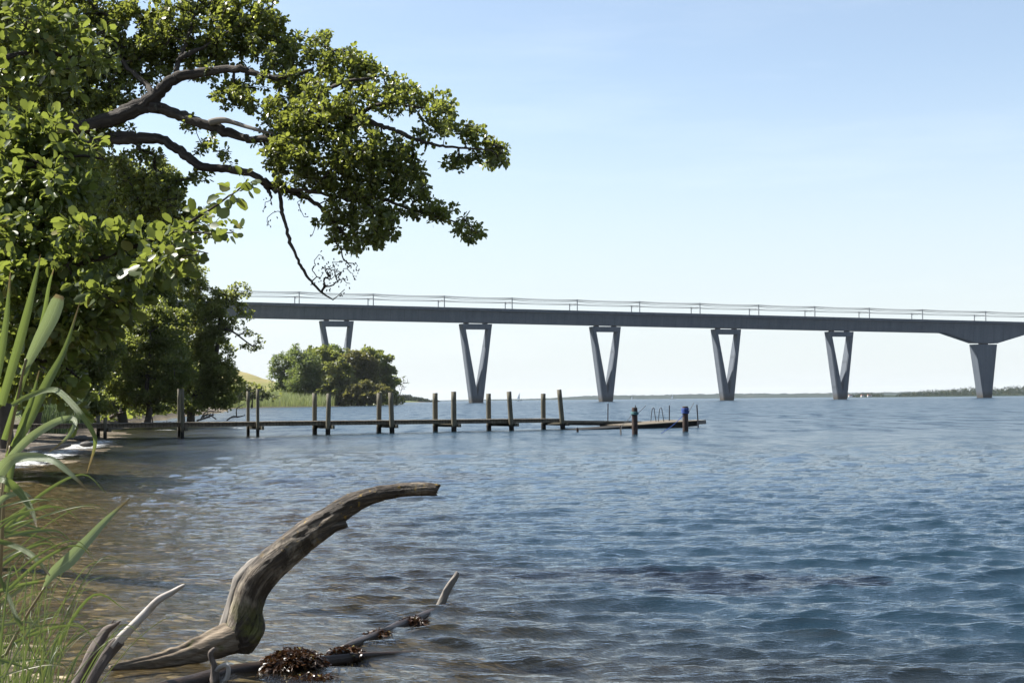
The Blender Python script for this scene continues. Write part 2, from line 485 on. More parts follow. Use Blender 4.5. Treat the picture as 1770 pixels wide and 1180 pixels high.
# ------------------------------------------------------------------ water
def water_mat():
    k = NT('sea_water'); p = k.pos()
    dep = k.n('Attribute', attribute_name='depth').outputs['Fac']
    unr = k.n('Attribute', attribute_name='unresolved').outputs['Fac']
    fine = k.noise(k.scaled(p, 4.5, 13.0, 1), 1, 5, .66)
    fin2 = k.noise(k.scaled(p, 1.7, 6.5, 1), 1, 5, .7)
    nrm = k.bump(fin2, .030, 1.0, k.bump(fine, .014, 1.0))
    # slopes of the waves too small for the mesh, as a turning of the normal
    na = k.n('TexNoise', i_Scale=1.0, i_Detail=6, i_Roughness=.62); k.set(na.inputs['Vector'], k.scaled(p, .8, .18, 1))
    off = k.n('VectorMath', operation='SUBTRACT'); k.set(off.inputs[0], na.outputs['Color']); off.inputs[1].default_value = (.5, .5, .5)
    sc = k.n('VectorMath', operation='MULTIPLY'); k.set(sc.inputs[0], off.outputs[0]); sc.inputs[1].default_value = (1.0, 1.8, 0)
    sc2 = k.n('VectorMath', operation='SCALE'); k.set(sc2.inputs[0], sc.outputs[0]); k.set(sc2.inputs['Scale'], unr)
    ad = k.n('VectorMath', operation='ADD'); k.set(ad.inputs[0], nrm); k.set(ad.inputs[1], sc2.outputs[0])
    nn = k.n('VectorMath', operation='NORMALIZE'); k.set(nn.inputs[0], ad.outputs[0]); nrm = nn.outputs[0]
    gl = k.n('BsdfGlossy', i_Roughness=.045, i_Color=(1, 1, 1)); k.set(gl.inputs['Normal'], nrm)
    fr = k.n('Fresnel', i_IOR=1.333); k.set(fr.inputs['Normal'], nrm)
    tr = k.n('BsdfTransparent', i_Color=(.88, .85, .72)).outputs[0]
    big = k.noise(k.scaled(p, .02, .05, 1), 1, 3)
    bc = k.mix(big, (.010, .025, .040), (.014, .032, .048))
    sh = k.mix(k.ramp(dep, [(.35, 0.0), (1.0, 1.0)]), (.013, .0115, .006), bc)
    body = k.n('BsdfDiffuse', i_Color=sh).outputs[0]
    op = k.math('SUBTRACT', 1.0, k.math('POWER', 2.718, k.math('MULTIPLY', dep, -1.35)))
    op = k.math('MAXIMUM', op, .10)
    under = k.n('MixShader'); k.set(under.inputs[0], op); k.set(under.inputs[1], tr); k.set(under.inputs[2], body)
    mx = k.n('MixShader'); k.set(mx.inputs[0], fr.outputs[0]); k.set(mx.inputs[1], under.outputs[0]); k.set(mx.inputs[2], gl.outputs[0])
    far = k.n('BsdfPrincipled', i_Base_Color=sh, i_IOR=1.333, i_Roughness=k.math('ADD', .08, k.math('MULTIPLY', unr, .17))); k.set(far.inputs['Normal'], nrm)
    m2 = k.n('MixShader'); k.set(m2.inputs[0], k.ramp(unr, [(.18, 0.0), (.5, 1.0)])); k.set(m2.inputs[1], mx.outputs[0]); k.set(m2.inputs[2], far.outputs[0])
    return k.finish(m2.outputs[0])


def wave_field(X, Y, spacing):
    q = np.random.default_rng(21)
    n = 150
    lam = np.geomspace(.10, 3.0, n)
    ang = R(-97) + q.normal(0, 1, n) * np.interp(np.log(lam), [math.log(.15), math.log(1.2)], [R(40), R(17)])                    # waves run towards the viewer, a little leftward
    kx = np.cos(ang) * 2 * math.pi / lam; ky = np.sin(ang) * 2 * math.pi / lam
    slope = .033 * np.exp(-((np.log(lam) - math.log(.36)) / .95) ** 2) + .009 * np.minimum(1, .8 / lam)
    slope = slope * q.uniform(.5, 1.5, n)
    amp = slope * lam / (2 * math.pi)
    ph = q.uniform(0, 6.283, n)
    gust = .70 + .62 * vnoise(X * .11 + 9, Y * .07 + 3, 11)
    Z = np.zeros_like(X); DX = np.zeros_like(X); DY = np.zeros_like(X); res = np.zeros_like(X)
    for i in range(n):
        w = sstep(.6, 1.5, lam[i] / spacing)
        if w.max() <= 0:
            continue
        a = kx[i] * X + ky[i] * Y + ph[i]
        c, s_ = np.cos(a), np.sin(a)
        A = amp[i] * w * gust
        Z += A * c
        DX -= 1.0 * A * s_ * math.cos(ang[i]); DY -= 1.0 * A * s_ * math.sin(ang[i])
        res += w * slope[i] ** 2
    return Z, DX, DY, 1 - np.sqrt(res / (slope ** 2).sum())


NR, NC = 900, 1000
d = np.concatenate([CH * FPX / np.linspace(CH * FPX / 5.2, CH * FPX / 320, NR), 320 * (14000 / 320) ** np.linspace(0, 1, 50)[1:]])
t = np.linspace(-.60, .60, NC)
X, Y, F = fan_grid(d, t, 3)
dr = np.gradient(d)[:, None] + 0 * X
Zw, DX, DY, unr = wave_field(X, Y, np.maximum(dr, (Y + 3) * (t[1] - t[0])))
depth = -ground(X, Y)
calm = .5 + .5 * sstep(.0, .45, depth)
calm *= 1 - .36 * (1 - sstep(-.32, -.12, X / (Y + 3))) * (1 - sstep(40, 75, Y))
V = np.stack([X + DX * calm, Y + DY * calm, Zw * calm], -1)
water = MB().add(V, F).build('sea_water', water_mat(), smooth=True, attrs={'depth': np.maximum(depth, 0), 'unresolved': unr})
tag(water, 'rippled blue sea filling the bay', 'water', kind='structure')

# ------------------------------------------------------------------ bridge
D1, UU, SS, TT = 855.0, -63 / FPX, 229.8 / FPX, .0356
AX = unit(np.array([SS, TT, 0])); AY = np.array([-AX[1], AX[0], 0]); AZ = np.array([0, 0, 1.0])
SPAN = D1 * math.hypot(SS, TT)
deck_z = lambda k: 56.1 - .85 * k
spot = lambda k: np.array([D1 * (UU + k * SS), D1 * (1 + k * TT), 0])
KM = 4.372
bridge = thing('bridge', spot(0), 'long slate grey concrete girder bridge on V shaped piers crossing the water', 'bridge')


def girder_ring(k, drop=0.0, part='girder'):
    c = spot(k); z = deck_z(k)
    if part == 'girder':
        sec = [(-5.2, -1.0), (-3.9, -8.0 - drop), (3.9, -8.0 - drop), (5.2, -1.0)]
    else:
        sec = [(-7.4, 0), (-7.4, -1.05), (-5.0, -1.25), (5.0, -1.25), (7.4, -1.05), (7.4, 0)]
    return [c + AY * a + AZ * (z + b) for a, b in sec]


def drop_at(k):
    m = abs((k - KM) * SPAN)
    if m < 9: return 6.6
    if m < 34: return 6.6 * (34 - m) / 25
    return 0.0


for part, name in (('girder', 'girder'), ('slab', 'deck_slab')):
    ks = sorted(set(list(np.linspace(-4.2, 6.0, 52)) + [KM - 34 / SPAN, KM - 9 / SPAN, KM + 9 / SPAN, KM + 34 / SPAN]))
    rings = [girder_ring(k, drop_at(k), part) for k in ks]
    n = len(rings[0]); v = np.array(rings).reshape(-1, 3)
    idx = np.arange(len(v)).reshape(len(ks), n)
    q4 = np.stack([idx[:-1], np.roll(idx[:-1], -1, 1), np.roll(idx[1:], -1, 1), idx[1:]], -1).reshape(-1, 4)
    MB().add(v, q4).add(rings[0], [list(range(n))]).add(rings[-1], [list(range(n))[::-1]]).build(name, M['concrete'], bridge)

for side in (-1, 1):
    mb = MB()
    for k in np.arange(-4.2, 6.0, .25):
        a, b = spot(k) + AZ * (deck_z(k) + .25), spot(k + .25) + AZ * (deck_z(k + .25) + .25)
        mb.box((a + b) / 2 + AY * side * 7.1, np.linalg.norm(b - a) - .05, .25, .55, unit(b - a), AY, np.cross(unit(b - a), AY))
    mb.build('parapet', M['concrete'], bridge)


def v_pier(k):
    top = deck_z(k) - 8.0 - .75
    o = spot(k)
    w = 6.6
    mb = MB()
    # front outline split into pieces that butt together: two legs, crossbeam, foot; a chamfer runs down the front edges
    wt, wb, z0 = 9.75, 3.4, -2.0
    H = top - z0
    half = lambda z: wb + (wt - wb) * (z - z0) / H
    zi, zo = 5.2, top - 3.1                                          # tip and top of the opening
    xi = half(zo) - 2.35
    outer = [(-half(top), top), (-wb, z0), (wb, z0), (half(top), top)]
    hole = [(-xi, zo), (0, zi), (xi, zo)]
    ch = .55

    def pts(y, grow):
        P = []
        for (x, z) in outer:
            P.append(o + AX * (x - math.copysign(grow, x)) + AZ * z + AY * y)
        for (x, z), g in zip(hole, ((-1, 0), (0, 0), (1, 0))):
            P.append(o + AX * (x + g[0] * grow * .9) + AZ * (z - (grow * 1.8 if x == 0 else 0)) + AY * y)
        return P
    lay = [pts(-w / 2, ch), pts(-w / 2 + ch * 1.3, 0), pts(w / 2 - ch * 1.3, 0), pts(w / 2, ch)]
    v = np.array(lay).reshape(-1, 3)
    fc = []
    for L in range(3):
        a, b = L * 7, L * 7 + 7
        for i in range(4):
            j = (i + 1) % 4
            fc.append([a + i, a + j, b + j, b + i])
        for i, j in ((4, 5), (5, 6), (6, 4)):
            fc.append([a + j, a + i, b + i, b + j])
    for a, rev in ((0, False), (21, True)):
        for f4 in ([0, 1, 5, 4], [1, 2, 5], [2, 3, 6, 5], [3, 0, 4, 6]):
            f4 = [a + i for i in f4]
            fc.append(f4[::-1] if rev else f4)
    mb.add(v, fc)
    p = mb.build('pier', M['concrete'], bridge)
    for s_ in (-1, 1):
        b = MB().box(o + AX * s_ * 6.0 + AZ * (top + .375), 2.4, 3.0, .75, AX, AY, AZ)
        b.build('bearing', M['bearing'], p)


for k in (-2, -1, 0, 1, 2, 3):
    v_pier(k)
# the solid pier under the haunch
o = spot(KM); top = deck_z(KM) - 14.6 - .8
pts = []
for z, hx, hy in ((-2, 3.4, 3.3), (top, 9.2, 3.3)):
    for sx, sy in ((-1, -1), (1, -1), (1, 1), (-1, 1)):
        pts += [o + AX * sx * hx + AY * sy * hy + AZ * z]
mp = MB().add(pts, [[0, 3, 2, 1], [4, 5, 6, 7], [0, 1, 5, 4], [1, 2, 6, 5], [2, 3, 7, 6], [3, 0, 4, 7]]).build('pier', M['concrete'], bridge)
mp['label'] = 'solid tapering pier under the deep haunch'
MB().box(o + AZ * (top + .4), 5.0, 4.0, .8, AX, AY, AZ).build('bearing', M['bearing'], mp)

# masts: a tall one on the near edge and a shorter one on the far edge, every half span
mast_k = []
for px in (517, 645.4, 768.5, 885.8, 998.5, 1106.6, 1211, 1312.6, 1409.7, 1504, 1596, 1705.3):
    u = (px - 885) / FPX
    # intersect sight line with the near edge of the deck
    base = spot(0) - AY * 6.3
    kk = (u * base[1] - base[0]) / (D1 * SS - u * D1 * TT)
    mast_k.append(kk)
mast_k = [mast_k[0] - .5] + mast_k + [mast_k[-1] + .5]
names = ['just right of the tree crown', 'above the leftmost visible pier', 'left of the hanging twig', 'above the first complete V pier']
order = ['first', 'second', 'third', 'fourth', 'fifth', 'sixth', 'seventh', 'eighth', 'ninth', 'tenth', 'eleventh', 'twelfth']
for tall in (True, False):
    hgt = 7.4 if tall else 5.6
    proto = None
    for i, k in enumerate(mast_k):
        p = spot(k) + AY * (-6.3 if tall else 5.6) + AZ * deck_z(k)
        nm = order[i - 1] if 1 <= i <= 12 else None
        if nm is None:
            continue
        lb = ('tall thin mast on the near deck edge, %s from the trees' if tall else
              'short bracketed mast on the far deck edge, %s from the trees') % nm
        gp = 'tall masts along the bridge' if tall else 'short masts along the bridge'
        if proto is None:
            proto = thing('catenary_mast', p, lb, 'mast', gp)
            MB().box(p + AZ * hgt / 2, .5, .5, hgt, AX, AY, AZ).build('pole', M['mast'], proto)
            arm = MB()
            if tall:
                arm.tube([p + AZ * 5.0, p + AZ * 5.0 + AY * 3.0 - AX * 1.2], [.09, .09], 5)
            else:
                arm.tube([p + AZ * 4.3, p + AZ * 5.2 + AX * 2.2 - AY * 2.2, p + AZ * 5.25 + AX * 3.2 - AY * 3.0], [.1, .1, .1], 5)
                arm.tube([p + AZ * 4.2, p + AZ * 4.2 + AX * 3.0 - AY * 3.0], [.08, .08], 5)
            arm.build('bracket', M['mast'], proto)
        else:
            c = proto.copy(); COL.objects.link(c); c.location = p; c['label'] = lb
            for ch in proto.children:
                e = ch.copy(); COL.objects.link(e); e.parent = c
wires = [(-6.2, 6.95, .5, 'overhead wire close under the topmost one along the near masts'), (3.0, 5.0, .6, 'middle wire of the lower overhead group on the bridge'), (-4.0, 6.55, 1.25, 'lowest hanging wire of the upper bundle, with the deepest sag'),
         (-6.3, 7.2, .35, 'topmost overhead wire along the near masts of the bridge'), (-6.1, 6.75, .75, 'second overhead wire, sagging just below the topmost one'),
         (-3.0, 6.4, 1.0, 'third sagging overhead wire of the upper bundle'), (2.5, 5.2, .25, 'upper wire of the lower overhead pair on the bridge'),
         (3.5, 4.75, .35, 'lowest overhead wire running above the bridge deck')]
mast_k = [mast_k[0] - .5] + mast_k + [mast_k[-1] + .5]
for off, hz, sag, lb in wires:
    pts = []
    for a, b in zip(mast_k[:-1], mast_k[1:]):
        for f in np.linspace(0, 1, 9)[:-1]:
            k = a + (b - a) * f
            pts.append(spot(k) + AY * off + AZ * (deck_z(k) + hz - sag * 4 * f * (1 - f)))
    w = MB().tube(pts, [.10] * len(pts), 4).build('overhead_wire', M['wire'])
    tag(w, lb, 'wire', 'overhead wires along the bridge')

# ------------------------------------------------------------------ jetty
A_ = on_level(181.6, 759); A_ = at(181.6, 759, 63.5); A_[2] = 0
B_ = at(972, 742, 75.8); B_[2] = 0
JX = unit(B_ - A_); JY = np.array([-JX[1], JX[0], 0])
jetty = thing('jetty', A_, 'long weathered wooden jetty on paired round piles reaching out from the left shore', 'jetty')


def hit(px, line0, dirv):
    """where the sight plane of column px meets a horizontal line"""
    # solve along the line for the image column
    lo, hi = -40.0, 60.0
    def col(s_):
        v = line0 + dirv * s_ - CAM
        return 885 + FPX * np.dot(v, RT) / np.dot(v, FW)
    for _ in range(60):
        m = (lo + hi) / 2
        if col(m) < px: lo = m
        else: hi = m
    return line0 + dirv * lo


def top_z(px, py, p):
    """height at which point p's vertical reaches row py"""
    lo, hi = -2.0, 30.0
    for _ in range(50):
        m = (lo + hi) / 2
        v = np.array([p[0], p[1], m]) - CAM
        y = 590 - FPX * np.dot(v, UP) / np.dot(v, FW)
        if y > py: lo = m
        else: hi = m
    return lo


jz = lambda s_: .70 - .0057 * s_                                  # deck height along the jetty
pairs = [(169.8, 718, 181.6, 721, 6.2, 0, 0), (309.3, 672, 315.3, 671.5, 5.6, 0, 0), (428.9, 676, 445.6, 672, 5.6, 0, 0), (544, 679, 567, 679.8, 8.2, 0, 2),
         (655, 679, 677.5, 678, 8.6, 1, -2), (752.5, 679, 784.7, 676.5, 9.2, 0, 0), (845, 680, 884, 676.5, 8.6, 0, -4), (939.5, 680, 972.5, 673, 8.4, 0, -6)]
W_DECK = 1.75
front_s = []
for bx, bt, fx, ft, wd, lb, lf in pairs:
    pf = hit(fx, A_, JX)
    front_s.append(np.dot(pf - A_, JX))
    pb = hit(bx, A_ + JY * (W_DECK + .3), JX)
    for p, px, tp, lean in ((pb, bx, bt, lb), (pf, fx, ft, lf)):
        dd = p[1]
        z = top_z(px, tp, p)
        r = wd / 2 * dd / FPX * 1.02
        sh = lean * dd / FPX
        zz = np.linspace(-1.6, z, 9)
        P = np.array([[p[0] + sh * (q - .2) / z, p[1], q] for q in zz])
        MB().tube(P, np.linspace(r * 1.02, r * .96, 9), 14, .012, int(px)).build('pile', M['pile'], jetty, True)
    c = (pf + pb) / 2; sv = unit((pf - pb) * np.array([1, 1, 0])); s0 = np.dot(pf - A_, JX)
    ln = np.linalg.norm((pf - pb)[:2]) + .7
    MB().box(np.array([c[0], c[1], jz(s0) - .27]) + JX * .17, ln, .12, .17, sv, np.cross(AZ, sv), AZ).build('crossbeam', M['pile'], jetty)
# deck in bays: planks above two long stringers
ends = [front_s[0] - 14] + front_s
for i in range(len(ends) - 1):
    s0, s1 = ends[i], ends[i + 1] - .03
    a = A_ + JX * s0 + AZ * jz(s0); b = A_ + JX * s1 + AZ * jz(s1)
    ln = np.linalg.norm(b - a); ex = unit(b - a); ez = np.cross(ex, JY); ez = ez if ez[2] > 0 else -ez
    m = (a + b) / 2 + JY * (W_DECK / 2 + .16)
    mb = MB(); n = int(ln / .15)
    for j in range(n):
        q = m + ex * ((j + .5) / n - .5) * ln
        mb.box(q + ez * rng.uniform(-.004, .006) + JY * rng.uniform(-.02, .02), ln / n - .012, W_DECK, .045, ex, JY, ez)
    mb.build('deck', M['plank'], jetty)
    for sgn in (-1, 1):
        MB().box(m + JY * sgn * (W_DECK / 2 - .12) - ez * .105, ln, .07, .16, ex, JY, ez).build('stringer', M['plank'], jetty)
# lower end section of the jetty
e0 = at(966, 726, 76.4); e1 = at(1109, 727.5, 79.5)
ex = unit(e1 - e0); ey = unit(np.cross(AZ, ex)); ez = np.cross(ex, ey)
ln = np.linalg.norm(e1 - e0)
gang = thing('gangway', e0, 'low wooden gangway between the last jetty piles and the floating platform', 'gangway')
mb = MB(); n = int(ln / .15)
for j in range(n):
    mb.box(e0 + ex * (j + .5) / n * ln + ey * .8 - ez * .03, ln / n - .012, 1.6, .05, ex, ey, ez)
mb.build('deck', M['plank'], gang)
for sgn in (0, 1):
    MB().box(e0 + ex * ln / 2 + ey * (.05 + 1.5 * sgn) - ez * .16, ln, .08, .2, ex, ey, ez).build('stringer', M['pile'], gang)
# floating platform, its left end settled into the water
f0 = at(1094, 734.0, 76.0); f1 = at(1211, 725.8, 78.5)
ex = unit(f1 - f0); ey = unit(np.cross(AZ, ex)); ez = np.cross(ex, ey); ln = np.linalg.norm(f1 - f0)
plat = thing('floating_platform', f0, 'tilted wooden bathing platform afloat at the end of the jetty', 'platform')
mb = MB(); n = int(ln / .14)
for j in range(n):
    mb.box(f0 + ex * (j + .5) / n * ln + ey * 1.6 - ez * .03, ln / n - .012, 3.2, .05, ex, ey, ez)
mb.build('deck', M['plank'], plat)
MB().box(f0 + ex * ln / 2 + ey * 1.6 - ez * .19, ln - .1, 3.0, .26, ex, ey, ez).build('float', M['pile'], plat)
MB().box(f1 + ex * .14 + ey * .5 - ez * .12, .5, 1.0, .22, ex, ey, ez).build('end_block', M['deadwood'], plat)
MB().box(f0 - ex * 1.6 + ey * 1.2 - ez * .12, 3.2, 2.0, .1, ex, ey, ez).build('sunken_end', M['pile'], plat)
hoops = [(1125, 1129.5, 1134), (1138, 1142.5, 1147.5)]
lad = thing('ladder', at(1136, 728, 78.6), 'pair of hooped metal handrails of a bathing ladder on the platform', 'ladder')
for xa, xm, xb in hoops:
    P, r_ = traced([(xa, 728, 78.6, .7), (xa + 1.5, 712, 78.6, .7), (xm - 1.5, 705.4, 78.6, .7), (xm + 1.0, 705.6, 78.6, .7), (xb - 2.5, 713, 78.7, .7), (xb, 728, 78.8, .7)], 6)
    MB().tube(P, r_, 6).build('handrail', M['galv'], lad, True)
for xa, ya, xb, yb, dd, w in ((1051, 697.5, 1050.5, 732, 79.3, 1.0), (1098.5, 700, 1099, 732, 79, .9), (1157, 700.5, 1157, 730, 79.6, 1.0), (1204.5, 699.5, 1207, 737, 77.6, 1.2)):
    P, r_ = traced([(xb, yb + 6, dd, w), ((xa + xb) / 2, (ya + yb) / 2, dd, w), (xa, ya, dd, w)], 3)
    p_ = MB().tube(P, r_, 8).build('guide_pole', M['galv'])
    tag(p_, {1051: 'thin grey metal pole rising behind the low gangway', 1098.5: 'thin pole whose tip shows behind the rusty pile with teal rope',
             1157: 'thin grey metal pole on the platform right of the ladder', 1204.5: 'thin metal pole at the outer right end of the platform'}[xa], 'pole', 'poles round the floating platform')
for x, tp, wl, dd, wd, rope, y0, y1, lb in ((1097.5, 704, 751, 63.6, 10, 'teal_rope', 711.5, 715.5, 'rusty steel mooring pile with a band of teal rope'),
                                            (1185, 702, 746.5, 68, 10, 'blue_rope', 705, 714, 'rusty steel mooring pile with blue rope wrapped round its top')):
    b0 = at(x, wl, dd); m_ = thing('mooring_pile', (b0[0], b0[1], -1.5), lb, 'mooring pile', 'mooring piles off the platform')
    p1 = at(x, tp, dd); r = wd / 2 * dd / FPX
    P = [(b0[0], b0[1], -1.5), (b0[0], b0[1], 0), (b0[0], b0[1], p1[2] - .02), (b0[0], b0[1], p1[2])]
    MB().tube(P, [r, r, r, r * .94], 18, .004, 3).build('post', M['rust'], m_, True)
    mb = MB(); za, zb = at(x, y1, dd)[2], at(x, y0, dd)[2]
    nt = max(3, int((zb - za) / .04))
    for j in range(nt):
        z = za + (zb - za) * (j + .5) / nt
        th = np.linspace(0, 2 * math.pi, 20)
        tl = rng.uniform(-.03, .03, 2); rr = r + .018 + rng.uniform(0, .02)
        mb.tube(np.stack([b0[0] + rr * np.cos(th), b0[1] + rr * np.sin(th), z + tl[0] * np.cos(th) + tl[1] * np.sin(th)], -1), [.024] * 20, 6, cap=False)
    mb.build('rope_wrap', M[rope], m_, True)
for pts, mat, lb in (([(1102, 714, 63.5, .5), (1109, 708, 64.5, .5), (1116, 701, 66, .5)], 'line', 'thin line rising to the right from the teal roped pile'),
                     ([(1092.5, 714, 63.6, .5), (1087, 724, 63.5, .5), (1075, 736, 63.3, .6), (1072.5, 752, 62.8, .5)], 'line', 'slack line dropping left from the teal roped pile'),
                     ([(1181, 717, 68, .55), (1165, 733, 66, .55), (1143, 748.6, 64.5, .5)], 'blue_rope', 'blue mooring line slanting from the blue wrapped pile into the water'),
                     ([(1190.5, 712, 68, .5), (1195, 704, 68.3, .5), (1199.5, 696, 68.6, .5)], 'line', 'thin rod slanting up from the blue wrapped pile')):
    P, r_ = traced(pts, 6)
    tag(MB().tube(P, r_, 5).build('mooring_line', M[mat]), lb, 'rope', 'lines on the mooring piles')
for x, y0, y1, dd, w, lb in ((998.5, 739, 748, 70, 1.8, 'short dark stake stub in the water right of the last jetty piles'),
                             (1073, 735, 750, 64.5, 1.2, 'thin dark stake in the water left of the teal roped pile')):
    P, r_ = traced([(x + .3, y1, dd, w), (x, (y0 + y1) / 2, dd, w), (x - .3, y0, dd, w * .9)], 3)
    tag(MB().tube(P, r_, 8, .1, 4).build('stake', M['rust']), lb, 'stake', 'stakes by the jetty end')

# ------------------------------------------------------------------ leaves, branches, trees
T_NEAR_V = np.array([(0, 0, 0), (0, .33, -.02), (0, .68, -.03), (0, .96, -.08), (.20, .12, .05), (.43, .42, .10), (.42, .76, .06), (.20, 1.0, -.03),
                     (-.20, .12, .05), (-.43, .42, .10), (-.42, .76, .06), (-.20, 1.0, -.03)])
T_NEAR_F = np.array([(0, 4, 5, 1), (1, 5, 6, 2), (2, 6, 7, 3), (0, 1, 9, 8), (1, 2, 10, 9), (2, 3, 11, 10)])
T_LEAF_V = np.array([(0, 0, 0), (.40, .30, .08), (.36, .82, .05), (0, 1.0, -.06), (-.36, .82, .05), (-.40, .30, .08)])
T_LEAF_F = np.array([(0, 1, 2, 3), (0, 3, 4, 5)])
T_SLIM_V = np.array([(0, 0, 0), (.22, .40, .05), (0, 1.0, -.05), (-.22, .40, .05)])
T_SLIM_F = np.array([(0, 1, 2), (0, 2, 3)])


def leaves(pos, dirv, nrm, size, TV, TF):
    n = len(pos)
    dirv = unit(dirv); side = unit(np.cross(dirv, nrm)); nn = np.cross(side, dirv)
    size = np.broadcast_to(size, (n,))
    qq = np.random.default_rng(n); side = side * qq.uniform(.62, 1.0, (n, 1)); nn = nn * qq.uniform(-.6, 2.6, (n, 1))
    V = pos[:, None] + size[:, None, None] * (TV[None, :, :1] * side[:, None] + TV[None, :, 1:2] * dirv[:, None] + TV[None, :, 2:] * nn[:, None])
    F = (TF[None] + (np.arange(n) * len(TV))[:, None, None]).reshape(-1, TF.shape[1])
    return V.reshape(-1, 3), F


class Skeleton:
    def __init__(s):
        s.p, s.par, s.rad, s.tip = [], [], [], []

    def limb(s, P, rad, parent=-1):
        ids = []
        for i in range(len(P)):
            s.p.append(np.asarray(P[i], float)); s.par.append(parent if i == 0 else ids[-1]); s.rad.append(rad[i]); ids.append(len(s.p) - 1)
        return ids

    def nearest(s, q):
        return int(np.argmin(((np.array(s.p) - q) ** 2).sum(1)))

    def grow(s, targets, step, q, wob=.12, back=.0):
        targets = np.asarray(targets)
        base = np.array(s.p)
        dist = np.array([np.sqrt(((base - t_) ** 2).sum(1).min()) for t_ in targets])
        paths = []
        for ti in np.argsort(dist):
            t_ = targets[ti]
            P = np.array(s.p)
            i = int(np.argmin(((P - t_) ** 2).sum(1)))
            a = s.p[i]; L = np.linalg.norm(t_ - a)
            n = max(2, int(L / step))
            side = q.normal(0, 1, 3) * wob * L
            ids = []; par = i
            for j in range(1, n + 1):
                f = j / n
                pt = a + (t_ - a) * f + side * math.sin(math.pi * f) * .6 + q.normal(0, .25, 3) * wob * step
                s.p.append(pt); s.par.append(par); s.rad.append(0.0); par = len(s.p) - 1; ids.append(par)
            paths.append(ids)
        return paths

    def mesh(s, rtip, power=.5, minr=0.0, mb=None, rough=.06):
        n = len(s.p); cnt = np.zeros(n); kids = [[] for _ in range(n)]
        for i in range(n):
            if s.par[i] >= 0: kids[s.par[i]].append(i)
        for i in range(n - 1, -1, -1):
            if not kids[i]: cnt[i] = 1
            if s.par[i] >= 0: cnt[s.par[i]] += cnt[i]
        cnt = np.maximum(cnt, 1)
        r = np.maximum(np.array(s.rad), np.where(np.array(s.rad) > 0, 0, rtip * cnt ** power))
        mb = mb or MB()
        starts = [i for i in range(n) if s.par[i] < 0]
        done = []
        while starts:
            i = starts.pop(); chain = [i]
            if s.par[i] >= 0:
                chain = [s.par[i], i]
            while kids[i]:
                ks = sorted(kids[i], key=lambda c: (-s.rad[c], -cnt[c]))
                starts += ks[1:]; i = ks[0]; chain.append(i)
            P = np.array([s.p[c] for c in chain]); rr = r[chain].copy()
            if s.par[chain[0]] >= 0 or len(chain) > 1:
                if chain[0] == s.par[chain[1]] and rr[0] > rr[1] * 1.3 and s.par[chain[1]] >= 0 and kids[chain[0]][0] != chain[1]:
                    rr[0] = rr[1] * 1.15
            if len(P) < 2: continue
            big = rr.max()
            sides = 12 if big > .05 else (7 if big > .015 else 4)
            mb.tube(P, np.maximum(rr, minr), sides, rough if sides > 4 else 0, len(done), cap=True)
            done.append(1)
        return mb


def leafy(paths, skel, q, per, spread, size, jit, TV, TF, tail=.7, up=.55):
    pos, dirs = [], []
    for ids in paths:
        m = max(1, int(len(ids) * tail)); sel = ids[-m:]
        for _ in range(q.poisson(per)):
            i = sel[q.integers(len(sel))]; a = skel.p[i]; b = skel.p[skel.par[i]]
            f = q.random(); v = unit(q.normal(0, 1, 3) + unit(a - b) * .5)
            pos.append(a + (b - a) * f + v * q.random() ** .7 * spread); dirs.append(v + q.normal(0, .35, 3))
    pos = np.array(pos); dirs = np.array(dirs); n = len(pos)
    nrm = np.array([0, 0, up]) + q.normal(0, .5, (n, 3)) + .18 * SUN
    return leaves(pos, dirs + np.array([0, 0, -.12]), nrm, size * (1 + q.normal(0, jit, n)).clip(.5, 1.6), TV, TF)


def lobe_points(lobes, per_area, q, thick, dist_default, gap=0.0, cell=17.0):
    out = []
    for lb in lobes:
        x, y, rx, ry = lb[:4]; dd = lb[4] if len(lb) > 4 else dist_default; k = lb[5] if len(lb) > 5 else 1.0
        n = max(1, int(per_area * math.pi * rx * ry * k))
        v = q.normal(0, 1, (n, 3)); v = v / np.linalg.norm(v, axis=1)[:, None] * q.random((n, 1)) ** .42
        v *= np.where(q.random((n, 1)) < .16, 1.3, 1.0)
        for a in v:
            gx, gy = x + a[0] * rx, y + a[1] * ry
            if gap and rx >= 38 and float(vnoise(np.array([gx / cell + a[2] * .6]), np.array([gy / cell * 1.15]), 19)[0]) < gap:
                continue
            out.append(at(gx, gy, dd + a[2] * thick))
    return np.array(out)


# ---- overhanging alder
q = np.random.default_rng(31)
DL = 14.0
base = np.array([-6.9, 14.6, gz(-6.9, 14.6)])
alder = thing('alder_tree', base, 'big alder reaching dark crooked limbs out over the water from the upper left', 'tree')
sk = Skeleton()
crotch = at(-150, 250, 14.4)
trunk_p = smooth_path([base - np.array([0, 0, .4]), base + np.array([.25, -.05, 1.6]), base + np.array([.5, 0, 3.0]), crotch + np.array([-.3, 0, .6]), at(-140, 60, 14.5), at(-110, -160, 14.6)], 5)
tr_ids = sk.limb(trunk_p, np.interp(np.linspace(0, 1, len(trunk_p)), [0, .1, .5, 1], [.30, .24, .18, .07]))


def limb(rows, n=7, attach=True):
    P, r_ = traced(rows, n)
    r_ = r_ * .9
    P = P + q.normal(0, 1, P.shape) * np.minimum(r_, .03)[:, None] * .22
    i = sk.nearest(P[0]) if attach else -1
    return sk.limb(P, r_, i)


